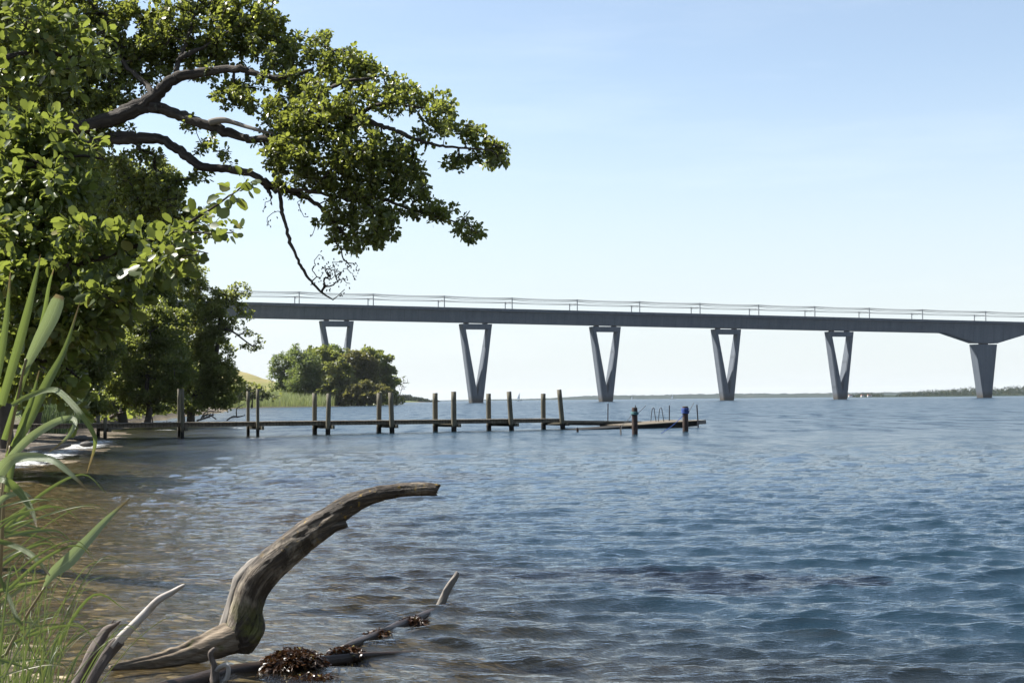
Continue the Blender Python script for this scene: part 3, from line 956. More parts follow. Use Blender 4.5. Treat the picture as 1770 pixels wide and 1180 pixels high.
limb([(-150, 262, 14.4, 19), (-40, 250, 14.2, 17), (90, 232, 14, 16), (190, 207, 14, 15), (244, 184, 14, 13.5), (281, 154, 14, 11.5), (305, 137, 14, 10.5), (339, 129, 14, 8.5),
      (410, 119, 13.9, 6.5), (434, 125, 13.9, 6), (468, 134, 13.8, 5), (500, 134, 13.8, 4), (540, 120, 13.8, 2)])
limb([(303, 138, 14, 7), (306, 110, 14.1, 5.5), (322, 95, 14.1, 5), (352, 82, 14.2, 4), (388, 60, 14.2, 3), (432, 35, 14.3, 2), (470, 10, 14.3, 1.5)])
limb([(306, 108, 14.1, 4.5), (318, 85, 14.2, 4), (326, 58, 14.3, 3), (338, 20, 14.4, 2), (345, -15, 14.4, 1.5)])
limb([(268, 170, 14, 7), (245, 140, 14.2, 5), (215, 110, 14.4, 4), (200, 70, 14.5, 3), (190, 30, 14.6, 2)])
limb([(246, 184, 14, 11), (285, 190, 14, 10.5), (320, 204, 13.9, 10), (370, 220, 13.8, 9), (410, 234, 13.8, 8), (445, 242, 13.7, 7.5), (500, 230, 13.6, 7), (560, 208, 13.5, 6.5),
      (610, 202, 13.4, 5.5), (660, 217, 13.3, 4.8), (692, 230, 13.3, 4.3), (720, 242, 13.3, 3.6), (760, 252, 13.3, 2.6), (800, 256, 13.3, 2), (850, 260, 13.3, 1.2)])
limb([(560, 208, 13.5, 6), (545, 180, 13.6, 5), (560, 160, 13.6, 4), (600, 140, 13.6, 3), (650, 135, 13.6, 2)])
limb([(545, 185, 13.6, 4), (555, 130, 13.8, 3), (575, 90, 13.9, 2), (600, 85, 13.9, 1.5)])
limb([(610, 202, 13.4, 4), (660, 180, 13.4, 3), (720, 185, 13.4, 2), (770, 195, 13.4, 1.5)])
limb([(-140, 270, 14.4, 14), (-20, 262, 14.2, 13), (90, 250, 14, 12), (165, 243, 14, 11.5), (230, 241, 14, 11), (275, 240, 14, 10), (310, 262, 14, 9), (345, 286, 13.9, 8), (390, 292, 13.9, 7.2),
      (425, 297, 13.8, 7), (455, 312, 13.8, 7), (478, 326, 13.8, 6.2), (502, 331, 13.7, 5.2), (535, 345, 13.7, 4.5), (565, 368, 13.6, 4.2), (582, 390, 13.6, 3), (602, 412, 13.6, 2)])
limb([(448, 308, 13.8, 5.5), (462, 325, 13.8, 4.5), (470, 341, 13.7, 2.0)])
limb([(500, 330, 13.7, 4), (540, 330, 13.5, 3.8), (600, 345, 13.4, 3.2), (650, 342, 13.3, 3), (700, 358, 13.3, 2.6), (745, 372, 13.3, 2), (790, 385, 13.2, 1.5), (825, 402, 13.2, 1)])
limb([(478, 322, 13.8, 4), (476, 290, 13.7, 3.5), (484, 258, 13.6, 3), (520, 225, 13.5, 2.5)])
limb([(540, 332, 13.5, 3), (575, 290, 13.3, 2.6), (600, 265, 13.2, 2), (640, 260, 13.1, 1.5)])
bare0 = len(sk.p)
limb([(483, 332, 13.7, 4), (489, 368, 13.7, 3.6), (498, 408, 13.6, 3.2), (513, 445, 13.6, 3.0), (530, 475, 13.6, 2.7), (550, 500, 13.6, 2.2), (575, 518, 13.6, 1.5)])
lobes = [(40, 40, 150, 110, 14.6), (150, 70, 140, 110, 14.5), (290, 40, 130, 80, 14.4), (395, 35, 90, 70, 14.3), (455, 45, 45, 60, 14.3), (490, 72, 32, 26, 14.2),
         (330, 105, 90, 35, 14.3), (430, 95, 85, 30, 14.2), (470, 165, 75, 45, 13.6), (400, 165, 55, 28, 13.9),
         (548, 78, 28, 26, 13.9), (565, 108, 36, 30, 13.8), (612, 98, 34, 26, 13.8), (640, 120, 26, 22, 13.7), (590, 140, 60, 28, 13.6), (680, 145, 28, 18, 13.6),
         (550, 200, 80, 45, 13.3), (630, 185, 65, 40, 13.3), (700, 172, 36, 24, 13.4), (752, 182, 34, 26, 13.4), (770, 215, 40, 24, 13.3),
         (818, 232, 26, 20, 13.3), (845, 258, 34, 17, 13.3), (868, 268, 18, 14, 13.3), (790, 278, 40, 17, 13.3), (735, 232, 34, 14, 13.4, .6),
         (500, 235, 60, 45, 13.4), (560, 265, 85, 60, 13.2), (630, 275, 75, 55, 13.1), (520, 305, 50, 30, 13.5), (680, 315, 50, 34, 13.2), (610, 340, 75, 40, 13.2),
         (718, 325, 26, 26, 13.2), (590, 385, 36, 32, 13.4), (645, 385, 40, 34, 13.2), (655, 415, 30, 22, 13.2), (690, 375, 36, 26, 13.2),
         (742, 352, 22, 18, 13.2), (765, 372, 34, 18, 13.2), (800, 392, 26, 17, 13.2), (820, 405, 14, 12, 13.2),
         (60, 160, 130, 90, 14.4), (180, 165, 60, 45, 14.3), (140, 225, 90, 40, 14.1, .8),
         (330, 212, 28, 12, 14, .6), (360, 248, 22, 16, 13.9, .7), (385, 268, 18, 12, 13.9, .7), (350, 305, 24, 16, 13.9, .7),
         (230, 290, 60, 36, 13.9, .8), (275, 330, 50, 42, 13.8), (300, 370, 42, 40, 13.8), (325, 395, 20, 26, 13.8), (230, 350, 60, 50, 13.9), (480, 270, 30, 26, 13.6),
         (225, 110, 60, 45, 14.5), (245, 55, 60, 50, 14.5), (200, 185, 40, 30, 14.3), (490, 105, 36, 30, 14.1), (520, 150, 36, 26, 13.7), (690, 260, 30, 26, 13.3), (715, 290, 26, 22, 13.3), (610, 420, 28, 18, 13.4), (850, 280, 26, 12, 13.5)]
lobes = [(l[0], l[1], l[2], l[3], l[4] + .22) + tuple(l[5:]) for l in lobes]
tg = lobe_points(lobes, .0088, q, .48, DL, .29)
npre = len(sk.p)
paths = sk.grow(tg, .10, q, .13)
# bare twigs with tiny cones on the hanging branch and on the stub
tw = [at(*v) for v in ((545, 455, 13.6), (560, 450, 13.5), (575, 462, 13.6), (590, 470, 13.5), (610, 472, 13.6), (605, 490, 13.5), (580, 480, 13.5), (560, 470, 13.6), (548, 478, 13.6), (596, 500, 13.6),
                       (585, 488, 13.5), (570, 495, 13.5), (540, 468, 13.6), (552, 440, 13.5), (615, 484, 13.6), (568, 478, 13.5))]
tw += [at(*v) for v in ((462, 375, 13.7), (455, 362, 13.7), (472, 368, 13.7), (465, 390, 13.7), (470, 352, 13.7), (458, 350, 13.7), (500, 345, 13.7), (520, 365, 13.7), (540, 405, 13.7), (530, 375, 13.6), (515, 350, 13.6))]
tw += [at(578 + a_ * 34, 474 + b_ * 20 - a_ * 5, 13.55 + c_ * .1) for a_, b_, c_ in q.normal(0, .62, (46, 3)).clip(-1.1, 1.1)]
bare = sk.grow(np.array(tw), .05, q, .2)
sk.mesh(.0034, .43, .0034, rough=.13).build('trunk', M['bark'], alder, True)
dead_p, dead_r = traced([(362, 212, 13.75, 5.5), (385, 208, 13.72, 5), (405, 212, 13.7, 4.2), (440, 224, 13.6, 3.2), (484, 233, 13.6, 1.4)], 5)
MB().tube(dead_p, dead_r, 9, .16, 8).build('dead_branch', M['deadwood'], alder, True)
V_, F_ = leafy(paths, sk, q, 24, .046, .038, .34, T_LEAF_V, T_LEAF_F, .75, .40)
MB().add(V_, F_).build('crown', M['limb_leaf'], alder)
cn = MB()
for ids in bare:
    for i in ids[len(ids) // 2:]:
        for _ in range(2):
            c = sk.p[i] + q.normal(0, .022, 3)
            cn.tube([c, c + q.normal(0, .006, 3) + np.array([0, 0, -.014])], [.006, .0045], 5)
cn.build('cones', M['bark'], alder)['kind'] = 'stuff'

# ---- near alder on the left
q = np.random.default_rng(47)
base = np.array([-3.75, 6.6, gz(-3.75, 6.6)])
near = thing('alder_bush', base, 'near alder with large round sunlit leaves at the left edge, one sprig pointing right', 'tree')
sk = Skeleton()
sk.limb(smooth_path([base - np.array([0, 0, .3]), at(-330, 850, 6.6), at(-250, 600, 6.4), at(-190, 350, 6.6), at(-150, 60, 6.9), at(-120, -150, 7.1)], 5), np.linspace(.10, .02, 26))
for rows in ([(-240, 580, 6.4, 14), (-90, 540, 6.1, 11), (10, 496, 5.9, 8), (100, 465, 5.8, 5.5), (165, 449, 5.8, 4.8), (230, 426, 5.8, 4), (300, 400, 5.8, 3.2), (350, 371, 5.8, 2.6), (392, 342, 5.8, 2), (420, 322, 5.8, 1.4)],
             [(-190, 360, 6.6, 12), (-60, 320, 6.4, 8), (50, 290, 6.3, 5), (130, 270, 6.3, 3), (180, 275, 6.3, 2)],
             [(-160, 120, 6.9, 10), (-40, 110, 7.0, 7), (60, 90, 7.2, 4), (130, 100, 7.3, 3)],
             [(-250, 650, 6.4, 10), (-100, 640, 6.2, 7), (20, 620, 6.1, 5), (100, 630, 6.1, 3), (140, 655, 6.1, 2)],
             [(300, 400, 5.8, 2.4), (335, 402, 5.75, 2), (370, 403, 5.7, 1.6), (405, 402, 5.7, 1.2)],
             [(230, 426, 5.8, 2.6), (280, 428, 5.75, 2), (330, 432, 5.7, 1.5), (360, 438, 5.7, 1.1)]):
    limb(rows)
lobes = [(20, 40, 110, 70, 7.3, .8), (110, 60, 50, 50, 7.4, .6), (20, 130, 80, 50, 7.1, .6), (125, 150, 45, 40, 7.2, .45), (190, 90, 25, 35, 7.3, .4),
         (40, 250, 90, 60, 6.4), (120, 250, 40, 40, 6.4, .8), (50, 330, 90, 60, 6.2), (140, 320, 25, 40, 6.2, .5), (40, 410, 100, 60, 6.0), (130, 415, 50, 40, 5.9),
         (60, 490, 110, 60, 5.9), (170, 480, 60, 36, 5.8), (240, 465, 55, 34, 5.75), (290, 440, 36, 26, 5.7), (210, 530, 30, 28, 5.8), (60, 570, 100, 60, 6.0), (150, 560, 50, 30, 5.9),
         (60, 650, 70, 50, 6.1), (110, 660, 36, 28, 6.1), (135, 690, 12, 24, 6.1), (240, 400, 25, 16, 5.8, .7), (190, 415, 30, 20, 5.8, .7),
         (352, 350, 12, 12, 5.8, .6), (365, 400, 24, 16, 5.75, .5), (405, 395, 18, 10, 5.7, .8), (395, 340, 8, 10, 5.8, .8), (420, 308, 10, 10, 5.8, .8),
         (330, 385, 18, 16, 5.8, .6), (345, 438, 18, 8, 5.7, .8), (310, 410, 22, 18, 5.75, .7), (262, 430, 20, 18, 5.75, .8)]
tg = lobe_points(lobes, .0042, q, .32, 6, .36, 30.0)
paths = sk.grow(tg, .05, q, .12)
sk.mesh(.0016, .45, .0011).build('trunk', M['bark'], near, True)
V_, F_ = leafy(paths, sk, q, 17, .05, .040, .32, T_NEAR_V, T_NEAR_F, .75, .42)
MB().add(V_, F_).build('crown', M['near_leaf'], near, True)


# ---- whole trees from crown lobes
def wood_tree(name, label, lobes, dd, base_px, leaf, mat, dens=1.0, group=None, trunk_r=.25, seed=1, thick=.8, sub=10, slim=False, crownfill=.35, extra=None, bark_m='far_bark'):
    q = np.random.default_rng(seed)
    b = at(base_px, 700, dd); bz = gz(b[0], b[1]); b[2] = bz
    T = thing(name, b, label, 'tree', group)
    mpp = dd / FPX
    cents = np.array([at(l[0], l[1], dd + (l[4] if len(l) > 4 else 0)) for l in lobes])
    mean = cents.mean(0)
    topz = max(c[2] for c in cents)
    sk = Skeleton()
    h = mean[2] - bz
    bend = np.array([q.normal(0, .04), q.normal(0, .04), 0]) * h
    tp = smooth_path([b - np.array([0, 0, .6]), b + (mean - b) * .3 + bend, b + (mean - b) * .65 - bend * .5, np.array([mean[0], mean[1], mean[2] + (topz - mean[2]) * .4])], 5)
    sk.limb(tp, np.linspace(trunk_r, trunk_r * .35, len(tp)))
    for rows in extra or []:
        P, r_ = traced(rows, 4); sk.limb(P, r_, sk.nearest(P[0]))
    subs, rad = [], []
    for l, c in zip(lobes, cents):
        rx, ry = l[2] * mpp, l[3] * mpp
        rt_ = (rx + ry) / 2 * thick
        n = max(6, int(2.7 * sub * math.sqrt(l[2] * l[3]) / 22))
        v = q.normal(0, 1, (n, 3)); v = v / np.linalg.norm(v, axis=1)[:, None] * (crownfill + (1 - crownfill) * q.random((n, 1)) ** .5)
        for a in v:
            subs.append(c + RT * a[0] * rx + np.array([0, 1, 0]) * a[1] * rt_ + UP * a[2] * ry)
            rad.append(.225 * math.sqrt(rx * ry) * q.uniform(.7, 1.35))
    subs = np.array(subs); rad = np.array(rad)
    paths = sk.grow(subs, max(.5, 8 * mpp), q, .12)
    sk.mesh(.018 * max(1, mpp * 18), .5, .25 * mpp).build('trunk', M[bark_m], T, True)
    area = sum(math.pi * (r_ / mpp) ** 2 for r_ in rad)
    lp = (leaf / mpp) ** 2 * .5
    n = int(3.0 * dens * area / lp)
    w = rad ** 2; idx = q.choice(len(subs), n, p=w / w.sum())
    v = unit(q.normal(0, 1, (n, 3))) * (q.random((n, 1)) ** .38) * np.array([1.15, 1.15, .72])
    pos = subs[idx] + v * rad[idx][:, None]
    nrm = unit(v) * .6 + np.array([0, 0, .45]) + q.normal(0, .45, (n, 3))
    dirs = v + q.normal(0, .6, (n, 3))
    V_, F_ = leaves(pos, dirs, nrm, leaf * q.uniform(.6, 1.35, n), T_SLIM_V if slim else T_LEAF_V, T_SLIM_F if slim else T_LEAF_F)
    MB().add(V_, F_).build('crown', M[mat], T)
    return T


GB = 'shore trees behind the jetty'
wood_tree('broadleaf_tree', 'large shaded shore tree behind the near alder, leftmost of the shore trees', [(60, 560, 90, 90), (100, 470, 90, 90), (40, 640, 80, 60), (130, 380, 70, 80), (100, 640, 80, 50), (150, 600, 60, 60), (120, 690, 60, 24), (60, 690, 60, 24)], 92, 60, .20, 'wood_leaf', 1.0, GB, .35, 3)
wood_tree('broadleaf_tree', 'tall dense green shore tree left of centre in the shore tree row', [(200, 330, 70, 60), (240, 420, 75, 70), (180, 440, 70, 80), (270, 330, 45, 50), (215, 540, 85, 70), (190, 640, 75, 50), (270, 620, 50, 60), (150, 500, 50, 80), (290, 500, 40, 60), (300, 410, 36, 40), (200, 690, 60, 20), (150, 670, 50, 30)],
          112, 215, .21, 'wood_leaf', 1.05, GB, .4, 5)
wood_tree('broadleaf_tree', 'lighter green shore tree with foliage hanging low over the beach', [(240, 600, 60, 50), (255, 670, 50, 28), (280, 560, 50, 40), (215, 655, 40, 30), (300, 640, 40, 30), (240, 692, 40, 14), (290, 680, 34, 18)], 104, 250, .20, 'wood_leaf', 1.0, GB, .28, 6)
wood_tree('broadleaf_tree', 'olive shore tree with twisted limbs leaning right over the water', [(325, 480, 36, 36), (345, 530, 42, 36), (320, 590, 60, 40), (350, 640, 50, 36), (375, 600, 40, 34), (385, 650, 34, 26), (330, 695, 44, 20), (375, 690, 36, 18), (360, 560, 40, 26), (400, 665, 22, 18), (330, 660, 55, 30),
          (385, 515, 26, 20), (415, 503, 20, 14), (425, 545, 16, 13), (408, 528, 18, 10), (435, 598, 18, 10), (447, 586, 10, 8), (400, 560, 24, 14), (425, 575, 16, 9), (380, 690, 22, 16)],
          124, 330, .20, 'lean_leaf', .8, GB, .38, 8, sub=11,
          extra=[[(345, 640, 124, 3), (362, 590, 124, 2.6), (378, 570, 124, 2.2), (400, 572, 123, 1.8), (425, 590, 123, 1.2), (440, 600, 123, .8)], [(378, 570, 124, 2), (385, 545, 124, 1.6), (408, 520, 124, 1), (418, 505, 124, .7)],
                 [(300, 705, 124, 4), (318, 690, 124, 3.4), (330, 665, 124, 3), (345, 640, 124, 2.6)]])
for px_, dd_, hh_, rr_, lb_ in ((-120, 34, 15, 3.0, 'tall dense shore tree nearest behind the alders, mostly beyond the left edge'), (15, 47, 17, 3.1, 'tall dense shore tree behind the near alder at the foamy beach'),
                               (55, 66, 18, 3.4, 'tall dense tree above the shaded reeds at the jetty start'), (-70, 60, 18, 4.2, 'tall dense tree farther inland at the left edge of the photo')):
    f_ = FPX / dd_
    cy_ = lambda z: 690 - (z - CH) * f_
    wood_tree('broadleaf_tree', lb_, [(px_, cy_(hh_ * .85), rr_ * .8 * f_, 2.4 * f_), (px_ - .3 * rr_ * f_, cy_(hh_ * .62), rr_ * f_, 2.8 * f_), (px_ + .25 * rr_ * f_, cy_(hh_ * .5), rr_ * f_, 2.6 * f_), (px_, cy_(hh_ * .3), rr_ * f_, 2.4 * f_)],
              dd_, px_, .17, 'wood_leaf', .75, GB, .25, 200 + int(dd_), sub=5)
for x_, y_, rx_, ry_, d_, lb_ in ((165, 702, 34, 18, 98, 'low shrub at the foot of the shore trees left of the tall piles'), (262, 706, 30, 14, 108, 'low shrub over the beach just left of the tall jetty piles'), (318, 702, 24, 14, 122, 'low shrub at the foot of the leaning olive tree')):
    wood_tree('shrub', lb_, [(x_, y_ - 6, rx_, ry_), (x_ - 14, y_ + 2, rx_ * .8, ry_ * .7), (x_ + 16, y_, rx_ * .8, ry_ * .8)], d_, x_, .16, 'wood_leaf', 1.0, 'low shrubs under the shore trees', .06, int(x_), sub=9)
wood_tree('shrub', 'dark low shrub where the shore trees end and the reeds begin', [(422, 672, 26, 16), (447, 678, 22, 11), (410, 682, 26, 12), (470, 686, 18, 7)], 400, 435, .85, 'olive_leaf', 1.1, None, .3, 12)
GG = 'trees of the grove on the point'
for i, (lb, lobes, dd, bx, mt, slim) in enumerate((
        ('grey green tree at the left end of the grove with wispy feathery outline', [(490, 625, 20, 20), (480, 650, 14, 22), (505, 655, 24, 26), (495, 675, 26, 20), (475, 632, 10, 14)], 520, 500, 'grey_leaf', True),
        ('tallest feathery grey green tree of the grove', [(512, 613, 16, 16), (530, 630, 26, 22), (525, 660, 30, 28), (508, 603, 8, 8), (545, 660, 22, 30), (530, 688, 34, 10)], 510, 530, 'grey_leaf', True),
        ('dark round topped tree below the leftmost visible bridge pier', [(550, 610, 24, 14), (570, 618, 24, 20), (560, 640, 30, 26), (540, 634, 24, 20), (548, 660, 26, 22), (548, 622, 24, 20), (570, 665, 30, 26)], 525, 560, 'wood_leaf', False),
        ('small crowned tree peeping up between the pier legs', [(575, 606, 18, 10), (590, 612, 14, 10), (585, 630, 22, 18)], 545, 585, 'grey_leaf', False),
        ('olive tree in the middle of the grove with foliage to the ground', [(585, 645, 24, 24), (575, 672, 26, 20), (600, 668, 24, 22), (560, 680, 20, 12)], 505, 585, 'olive_leaf', False),
        ('brownish tree right of centre in the grove', [(615, 620, 24, 16), (630, 635, 26, 20), (610, 645, 24, 22), (635, 660, 22, 20)], 520, 620, 'brown_leaf', False),
        ('round green tree at the upper right of the grove', [(640, 612, 22, 12), (655, 625, 20, 18), (665, 645, 18, 20), (650, 650, 22, 20), (672, 660, 14, 18)], 535, 655, 'wood_leaf', False),
        ('ochre leafed tree low at the right of the grove', [(640, 675, 26, 16), (615, 680, 22, 14), (660, 678, 22, 14)], 500, 630, 'brown_leaf', False),
        ('outermost green tree at the right end of the grove', [(675, 665, 14, 18), (680, 680, 10, 12), (665, 684, 18, 10)], 560, 676, 'wood_leaf', False))):
    lobes = lobes + [(bx - 9, 692, 15, 8), (bx + 9, 693, 15, 7)]
    wood_tree('grove_tree', lb, lobes, dd, bx, 1.0 if not slim else 1.2, mt, 1.9 if not slim else 2.6, GG, .35, 60 + i, .9, 12, slim)
wood_tree('sapling', 'slender sparse leaning sapling at the tip of the point', [(700, 655, 6, 7), (703, 664, 5, 6), (695, 664, 5, 5), (690, 670, 4, 4), (698, 672, 4, 4)], 565, 684, .8, 'grey_leaf', .5, None, .2, 91, .9, 8, True)

# ---- far headland, far shores
def shore_strip(name, x0, x1, dd, prof, depth, seed, mat, nx=260, rough=.25, wl=0.0):
    q = np.random.default_rng(seed)
    xs = np.linspace(x0, x1, nx); rows = np.linspace(0, 1, 26)
    px, ph = zip(*prof)
    V = []
    for j, f in enumerate(rows):
        dj = dd + depth * f
        for i, x in enumerate(xs):
            H = max(0, np.interp(x, px, ph)) * dd / FPX
            p = at(x, 690, dj)
            shp = math.sin(min(1, f * 1.15) * math.pi / 2) if f < .87 else max(0, 1 - (f - .87) / .13)
            V.append((p[0], p[1], H * shp))
    V = np.array(V).reshape(len(rows), nx, 3)
    nz = vnoise(V[..., 0] / 16, V[..., 1] / 30, seed) + .6 * vnoise(V[..., 0] / 7, V[..., 1] / 12, seed + 1)
    V[..., 2] *= 1 - rough + rough * 1.1 * nz
    V[..., 2] -= .8 * (rows == 0)[:, None]
    V[-1, :, 2] = -1
    n, m = len(rows), nx
    idx = np.arange(n * m).reshape(n, m)
    F = np.stack([idx[:-1, :-1], idx[:-1, 1:], idx[1:, 1:], idx[1:, :-1]], -1).reshape(-1, 4)
    return tag(MB().add(V, F).build(name, mat, smooth=False), kind='structure')


def far_mat(name, wood, field, thr):
    k = NT(name); p = k.pos()
    f = k.noise(k.scaled(p, .0035, .0035, .05), 1, 5, .6)
    c = k.mix(k.ramp(f, [(thr, 0.0), (thr + .03, 1.0)]), wood, field)
    fi = k.noise(p, .06, 4, .7)
    c = k.mix(k.math('MULTIPLY', fi, .6), c, (.012, .022, .014))
    return k.finish(k.principled(i_Base_Color=c, i_Roughness=.95, i_Specular_IOR_Level=.1))


FARM = far_mat('far_land', (.014, .026, .022), (.12, .12, .08), .64)  # far wood colour turned bluish, distance haze painted into it
NEARM = far_mat('right_land', (.018, .030, .015), (.16, .14, .08), .66)
shore_strip('far_coast', 740, 2300, 6000, [(740, .8), (800, 1.8), (930, 2.8), (960, 4.2), (1000, 6.6), (1060, 8.2), (1120, 7.8), (1200, 9.0), (1280, 9.2), (1330, 8.6), (1420, 8.4), (1500, 9), (2300, 8)], 1600, 5, FARM, 420, .35)
shore_strip('right_coast', 1450, 2600, 2900, [(1450, .3), (1470, 2.2), (1500, 3.5), (1540, 3.5), (1600, 4.5), (1680, 6), (1720, 5.5), (1770, 7), (1900, 8), (2600, 9)], 500, 9, NEARM, 300, .3)
q = np.random.default_rng(77)
wp, wr = [], []
px, ph = zip(*[(1455, 0), (1475, 5), (1500, 7.5), (1520, 6.5), (1545, 3.5), (1560, 6.5), (1600, 9.2), (1640, 10.5), (1665, 12), (1685, 14), (1710, 12), (1740, 13), (1770, 15), (1900, 17), (2500, 18)])
for x in np.arange(1462, 2300, 3.2):
    for row in range(5):
        if 1528 < x < 1552 and row > 1: continue
        dd = 2910 + row * 55 + q.uniform(-20, 20)
        hh = np.interp(x, px, ph) * 2900 / FPX * (.52 + .16 * row) * q.uniform(.85, 1.12)
        p = at(x + q.uniform(-2, 2), 690, dd)
        wp.append((p[0], p[1], hh - 3)); wr.append(q.uniform(3.6, 6.0) * (hh / 12) ** .4)
wp, wr = np.array(wp), np.array(wr)
n = 42000; w = wr ** 2; idx = q.choice(len(wp), n, p=w / w.sum())
v = unit(q.normal(0, 1, (n, 3))) * q.random((n, 1)) ** .25 * np.array([1.2, 1.2, .95])
pos = wp[idx] + v * wr[idx][:, None]; pos = pos[pos[:, 2] > .5]; v = v[:len(pos)]
V_, F_ = leaves(pos, q.normal(0, 1, (len(pos), 3)), q.normal(0, .5, (len(pos), 3)) + np.array([0, 0, .6]), 1.9 * q.uniform(.6, 1.4, len(pos)), T_LEAF_V, T_LEAF_F)
tag(MB().add(V_, F_).build('far_wood', M['far_leaf']), 'dark band of woods along the far shore at the right', 'wood', kind='stuff')
# wooded headland beyond the grove
wp, wr = [], []
for x in np.arange(640, 764, 1.5):
    for row in range(4):
        H = np.interp(x, [640, 690, 705, 720, 740, 756, 764], [15, 13, 10.5, 8, 4.5, 1.6, .3])
        dd = 1570 + row * 26
        p = at(x + q.uniform(-1, 1), 690, dd); hh = H * dd / FPX * (.5 + .17 * row) * q.uniform(.85, 1.1)
        wp.append((p[0], p[1], hh - 1.5)); wr.append(q.uniform(1.7, 2.8) * min(1, (hh / 4) ** .6))
wp, wr = np.array(wp), np.array(wr)
n = 14000; w = wr ** 2; idx = q.choice(len(wp), n, p=w / w.sum())
v = unit(q.normal(0, 1, (n, 3))) * q.random((n, 1)) ** .3 * np.array([1.2, 1.2, .95])
pos = wp[idx] + v * wr[idx][:, None]; pos = pos[pos[:, 2] > .3]
V_, F_ = leaves(pos, q.normal(0, 1, (len(pos), 3)), q.normal(0, .5, (len(pos), 3)) + np.array([0, 0, .6]), 1.2 * q.uniform(.6, 1.4, len(pos)), T_LEAF_V, T_LEAF_F)
tag(MB().add(V_, F_).build('headland_wood', M['far_leaf']), 'low wooded headland tapering into the sea beyond the grove', 'wood', kind='stuff')

# far houses
for i, (x, w, hh, dd, lb) in enumerate(((1470, 7, 2.6, 3010, 'pale far house at the left end of the right hand woods'), (1491, 6, 2.4, 3020, 'small far house among the woods right of the last V pier'),
                                        (1503, 8, 2.8, 3030, 'far farmhouse with red roof right of the last V pier'))):
    p = at(x, 690, dd - 112); z0 = 1.2
    hs = thing('house', (p[0], p[1], z0), lb, 'house', 'houses on the far right shore')
    MB().box((p[0], p[1], z0 + hh / 2), w, 6, hh).build('wall', M['white'], hs)
    MB().prism([(-w / 2 - .4, 0), (w / 2 + .4, 0), (w / 2 - 1, 2.0), (-w / 2 + 1, 2.0)], 6.6, (p[0], p[1], z0 + hh + .005), (1, 0, 0), (0, 1, 0), (0, 0, 1)).build('roof', M['roof'], hs)

# sailing boats
for x, dd, hh, lb in ((898, 2300, 11, 'white sailing boat, nearest of the boats, between the jetty piles'), (1093, 3600, 8, 'tiny white sailing boat left of the ladder, before the far coast'),
                      (1163, 3300, 9.5, 'tiny white sailing boat right of the ladder, before the far coast')):
    p = at(x, 690, dd); b = thing('sailing_boat', (p[0], p[1], 0), lb, 'boat', 'sailing boats far out')
    k = hh / 10
    hull = []
    for s_, wd, zt in ((-4.5, .9, 1.1), (-1, 1.5, 1.0), (2, 1.3, 1.05), (5, .05, 1.35)):
        hull += [(p[0] + s_ * k, p[1] - wd * k, zt * k), (p[0] + s_ * k * .92, p[1], -.4 * k), (p[0] + s_ * k, p[1] + wd * k, zt * k)]
    f = []
    for i in range(3):
        a = i * 3
        f += [[a, a + 1, a + 4, a + 3], [a + 1, a + 2, a + 5, a + 4], [a, a + 3, a + 5, a + 2]]
    f += [[0, 2, 1], [9, 10, 11]]
    MB().add(hull, f).build('hull', M['white'], b)
    MB().tube([(p[0] + .5 * k, p[1], .8 * k), (p[0] + .3 * k, p[1], 12 * k)], [.16 * k, .1 * k], 6).build('mast', M['mast'], b)
    MB().prism([(.3, 1.9), (-4.2, 2.0), (-2.4, 6), (.1, 11.8)], .10, (p[0], p[1], 0), (k, 0, 0), (0, 1, 0), (0, 0, k)).build('sail', M['white'], b)
p = at(757, 690, 2000); b = thing('motor_boat', (p[0], p[1], 0), 'tiny dark motor boat on the horizon left of the first V pier', 'boat')
MB().prism([(-3, 1), (-2.6, -.3), (2.4, -.3), (3.4, 1.2)], 1.8, p * np.array([1, 1, 0]), (1, 0, 0), (0, 1, 0), (0, 0, 1)).build('hull', M['rust'], b)
MB().prism([(-1.4, 1.1), (.9, 1.1), (.5, 2.6), (-1.2, 2.6)], 1.3, p * np.array([1, 1, 0]), (1, 0, 0), (0, 1, 0), (0, 0, 1)).build('cabin', M['galv'], b)

# ---- reeds on the point (uncountable), dark reeds under the shore trees
def blades(pts, h, w, q, lean=.25, n_seg=3):
    n = len(pts); az = q.uniform(0, 6.283, n); ln = q.normal(0, lean, n)
    d_ = np.stack([np.cos(az), np.sin(az), 0 * az], -1)
    face = q.uniform(0, 6.283, n); s_ = np.stack([np.cos(face), np.sin(face), 0 * face], -1)
    V, F = [], []
    f = np.linspace(0, 1, n_seg + 1)
    for k in f:
        c = pts + np.array([0, 0, 1]) * (h * k)[:, None] + d_ * (ln * h * k ** 2)[:, None]
        ww = (w * (1 - k ** 1.6) + .02 * w)[:, None]
        V += [c - s_ * ww / 2, c + s_ * ww / 2]
    V = np.stack(V, 1)
    m = 2 * (n_seg + 1)
    T = np.array([(2 * i, 2 * i + 1, 2 * i + 3, 2 * i + 2) for i in range(n_seg)])
    F = (T[None] + (np.arange(n) * m)[:, None, None]).reshape(-1, 4)
    return V.reshape(-1, 3), F


def scatter(n, x0, x1, d0, d1, s0, s1, q):
    out = []
    while len(out) < n:
        dd = q.uniform(d0, d1, n * 3); x = q.uniform(x0, x1, n * 3)
        P = np.stack([(x - 885) / FPX * dd, dd], -1)
        s_ = sd_coast(P[:, 0], P[:, 1])
        P = P[(s_ > s0) & (s_ < s1)]
        out += list(P)
        if len(out) == 0: break
    P = np.array(out[:n])
    return np.concatenate([P, ground(P[:, 0], P[:, 1])[:, None]], 1)


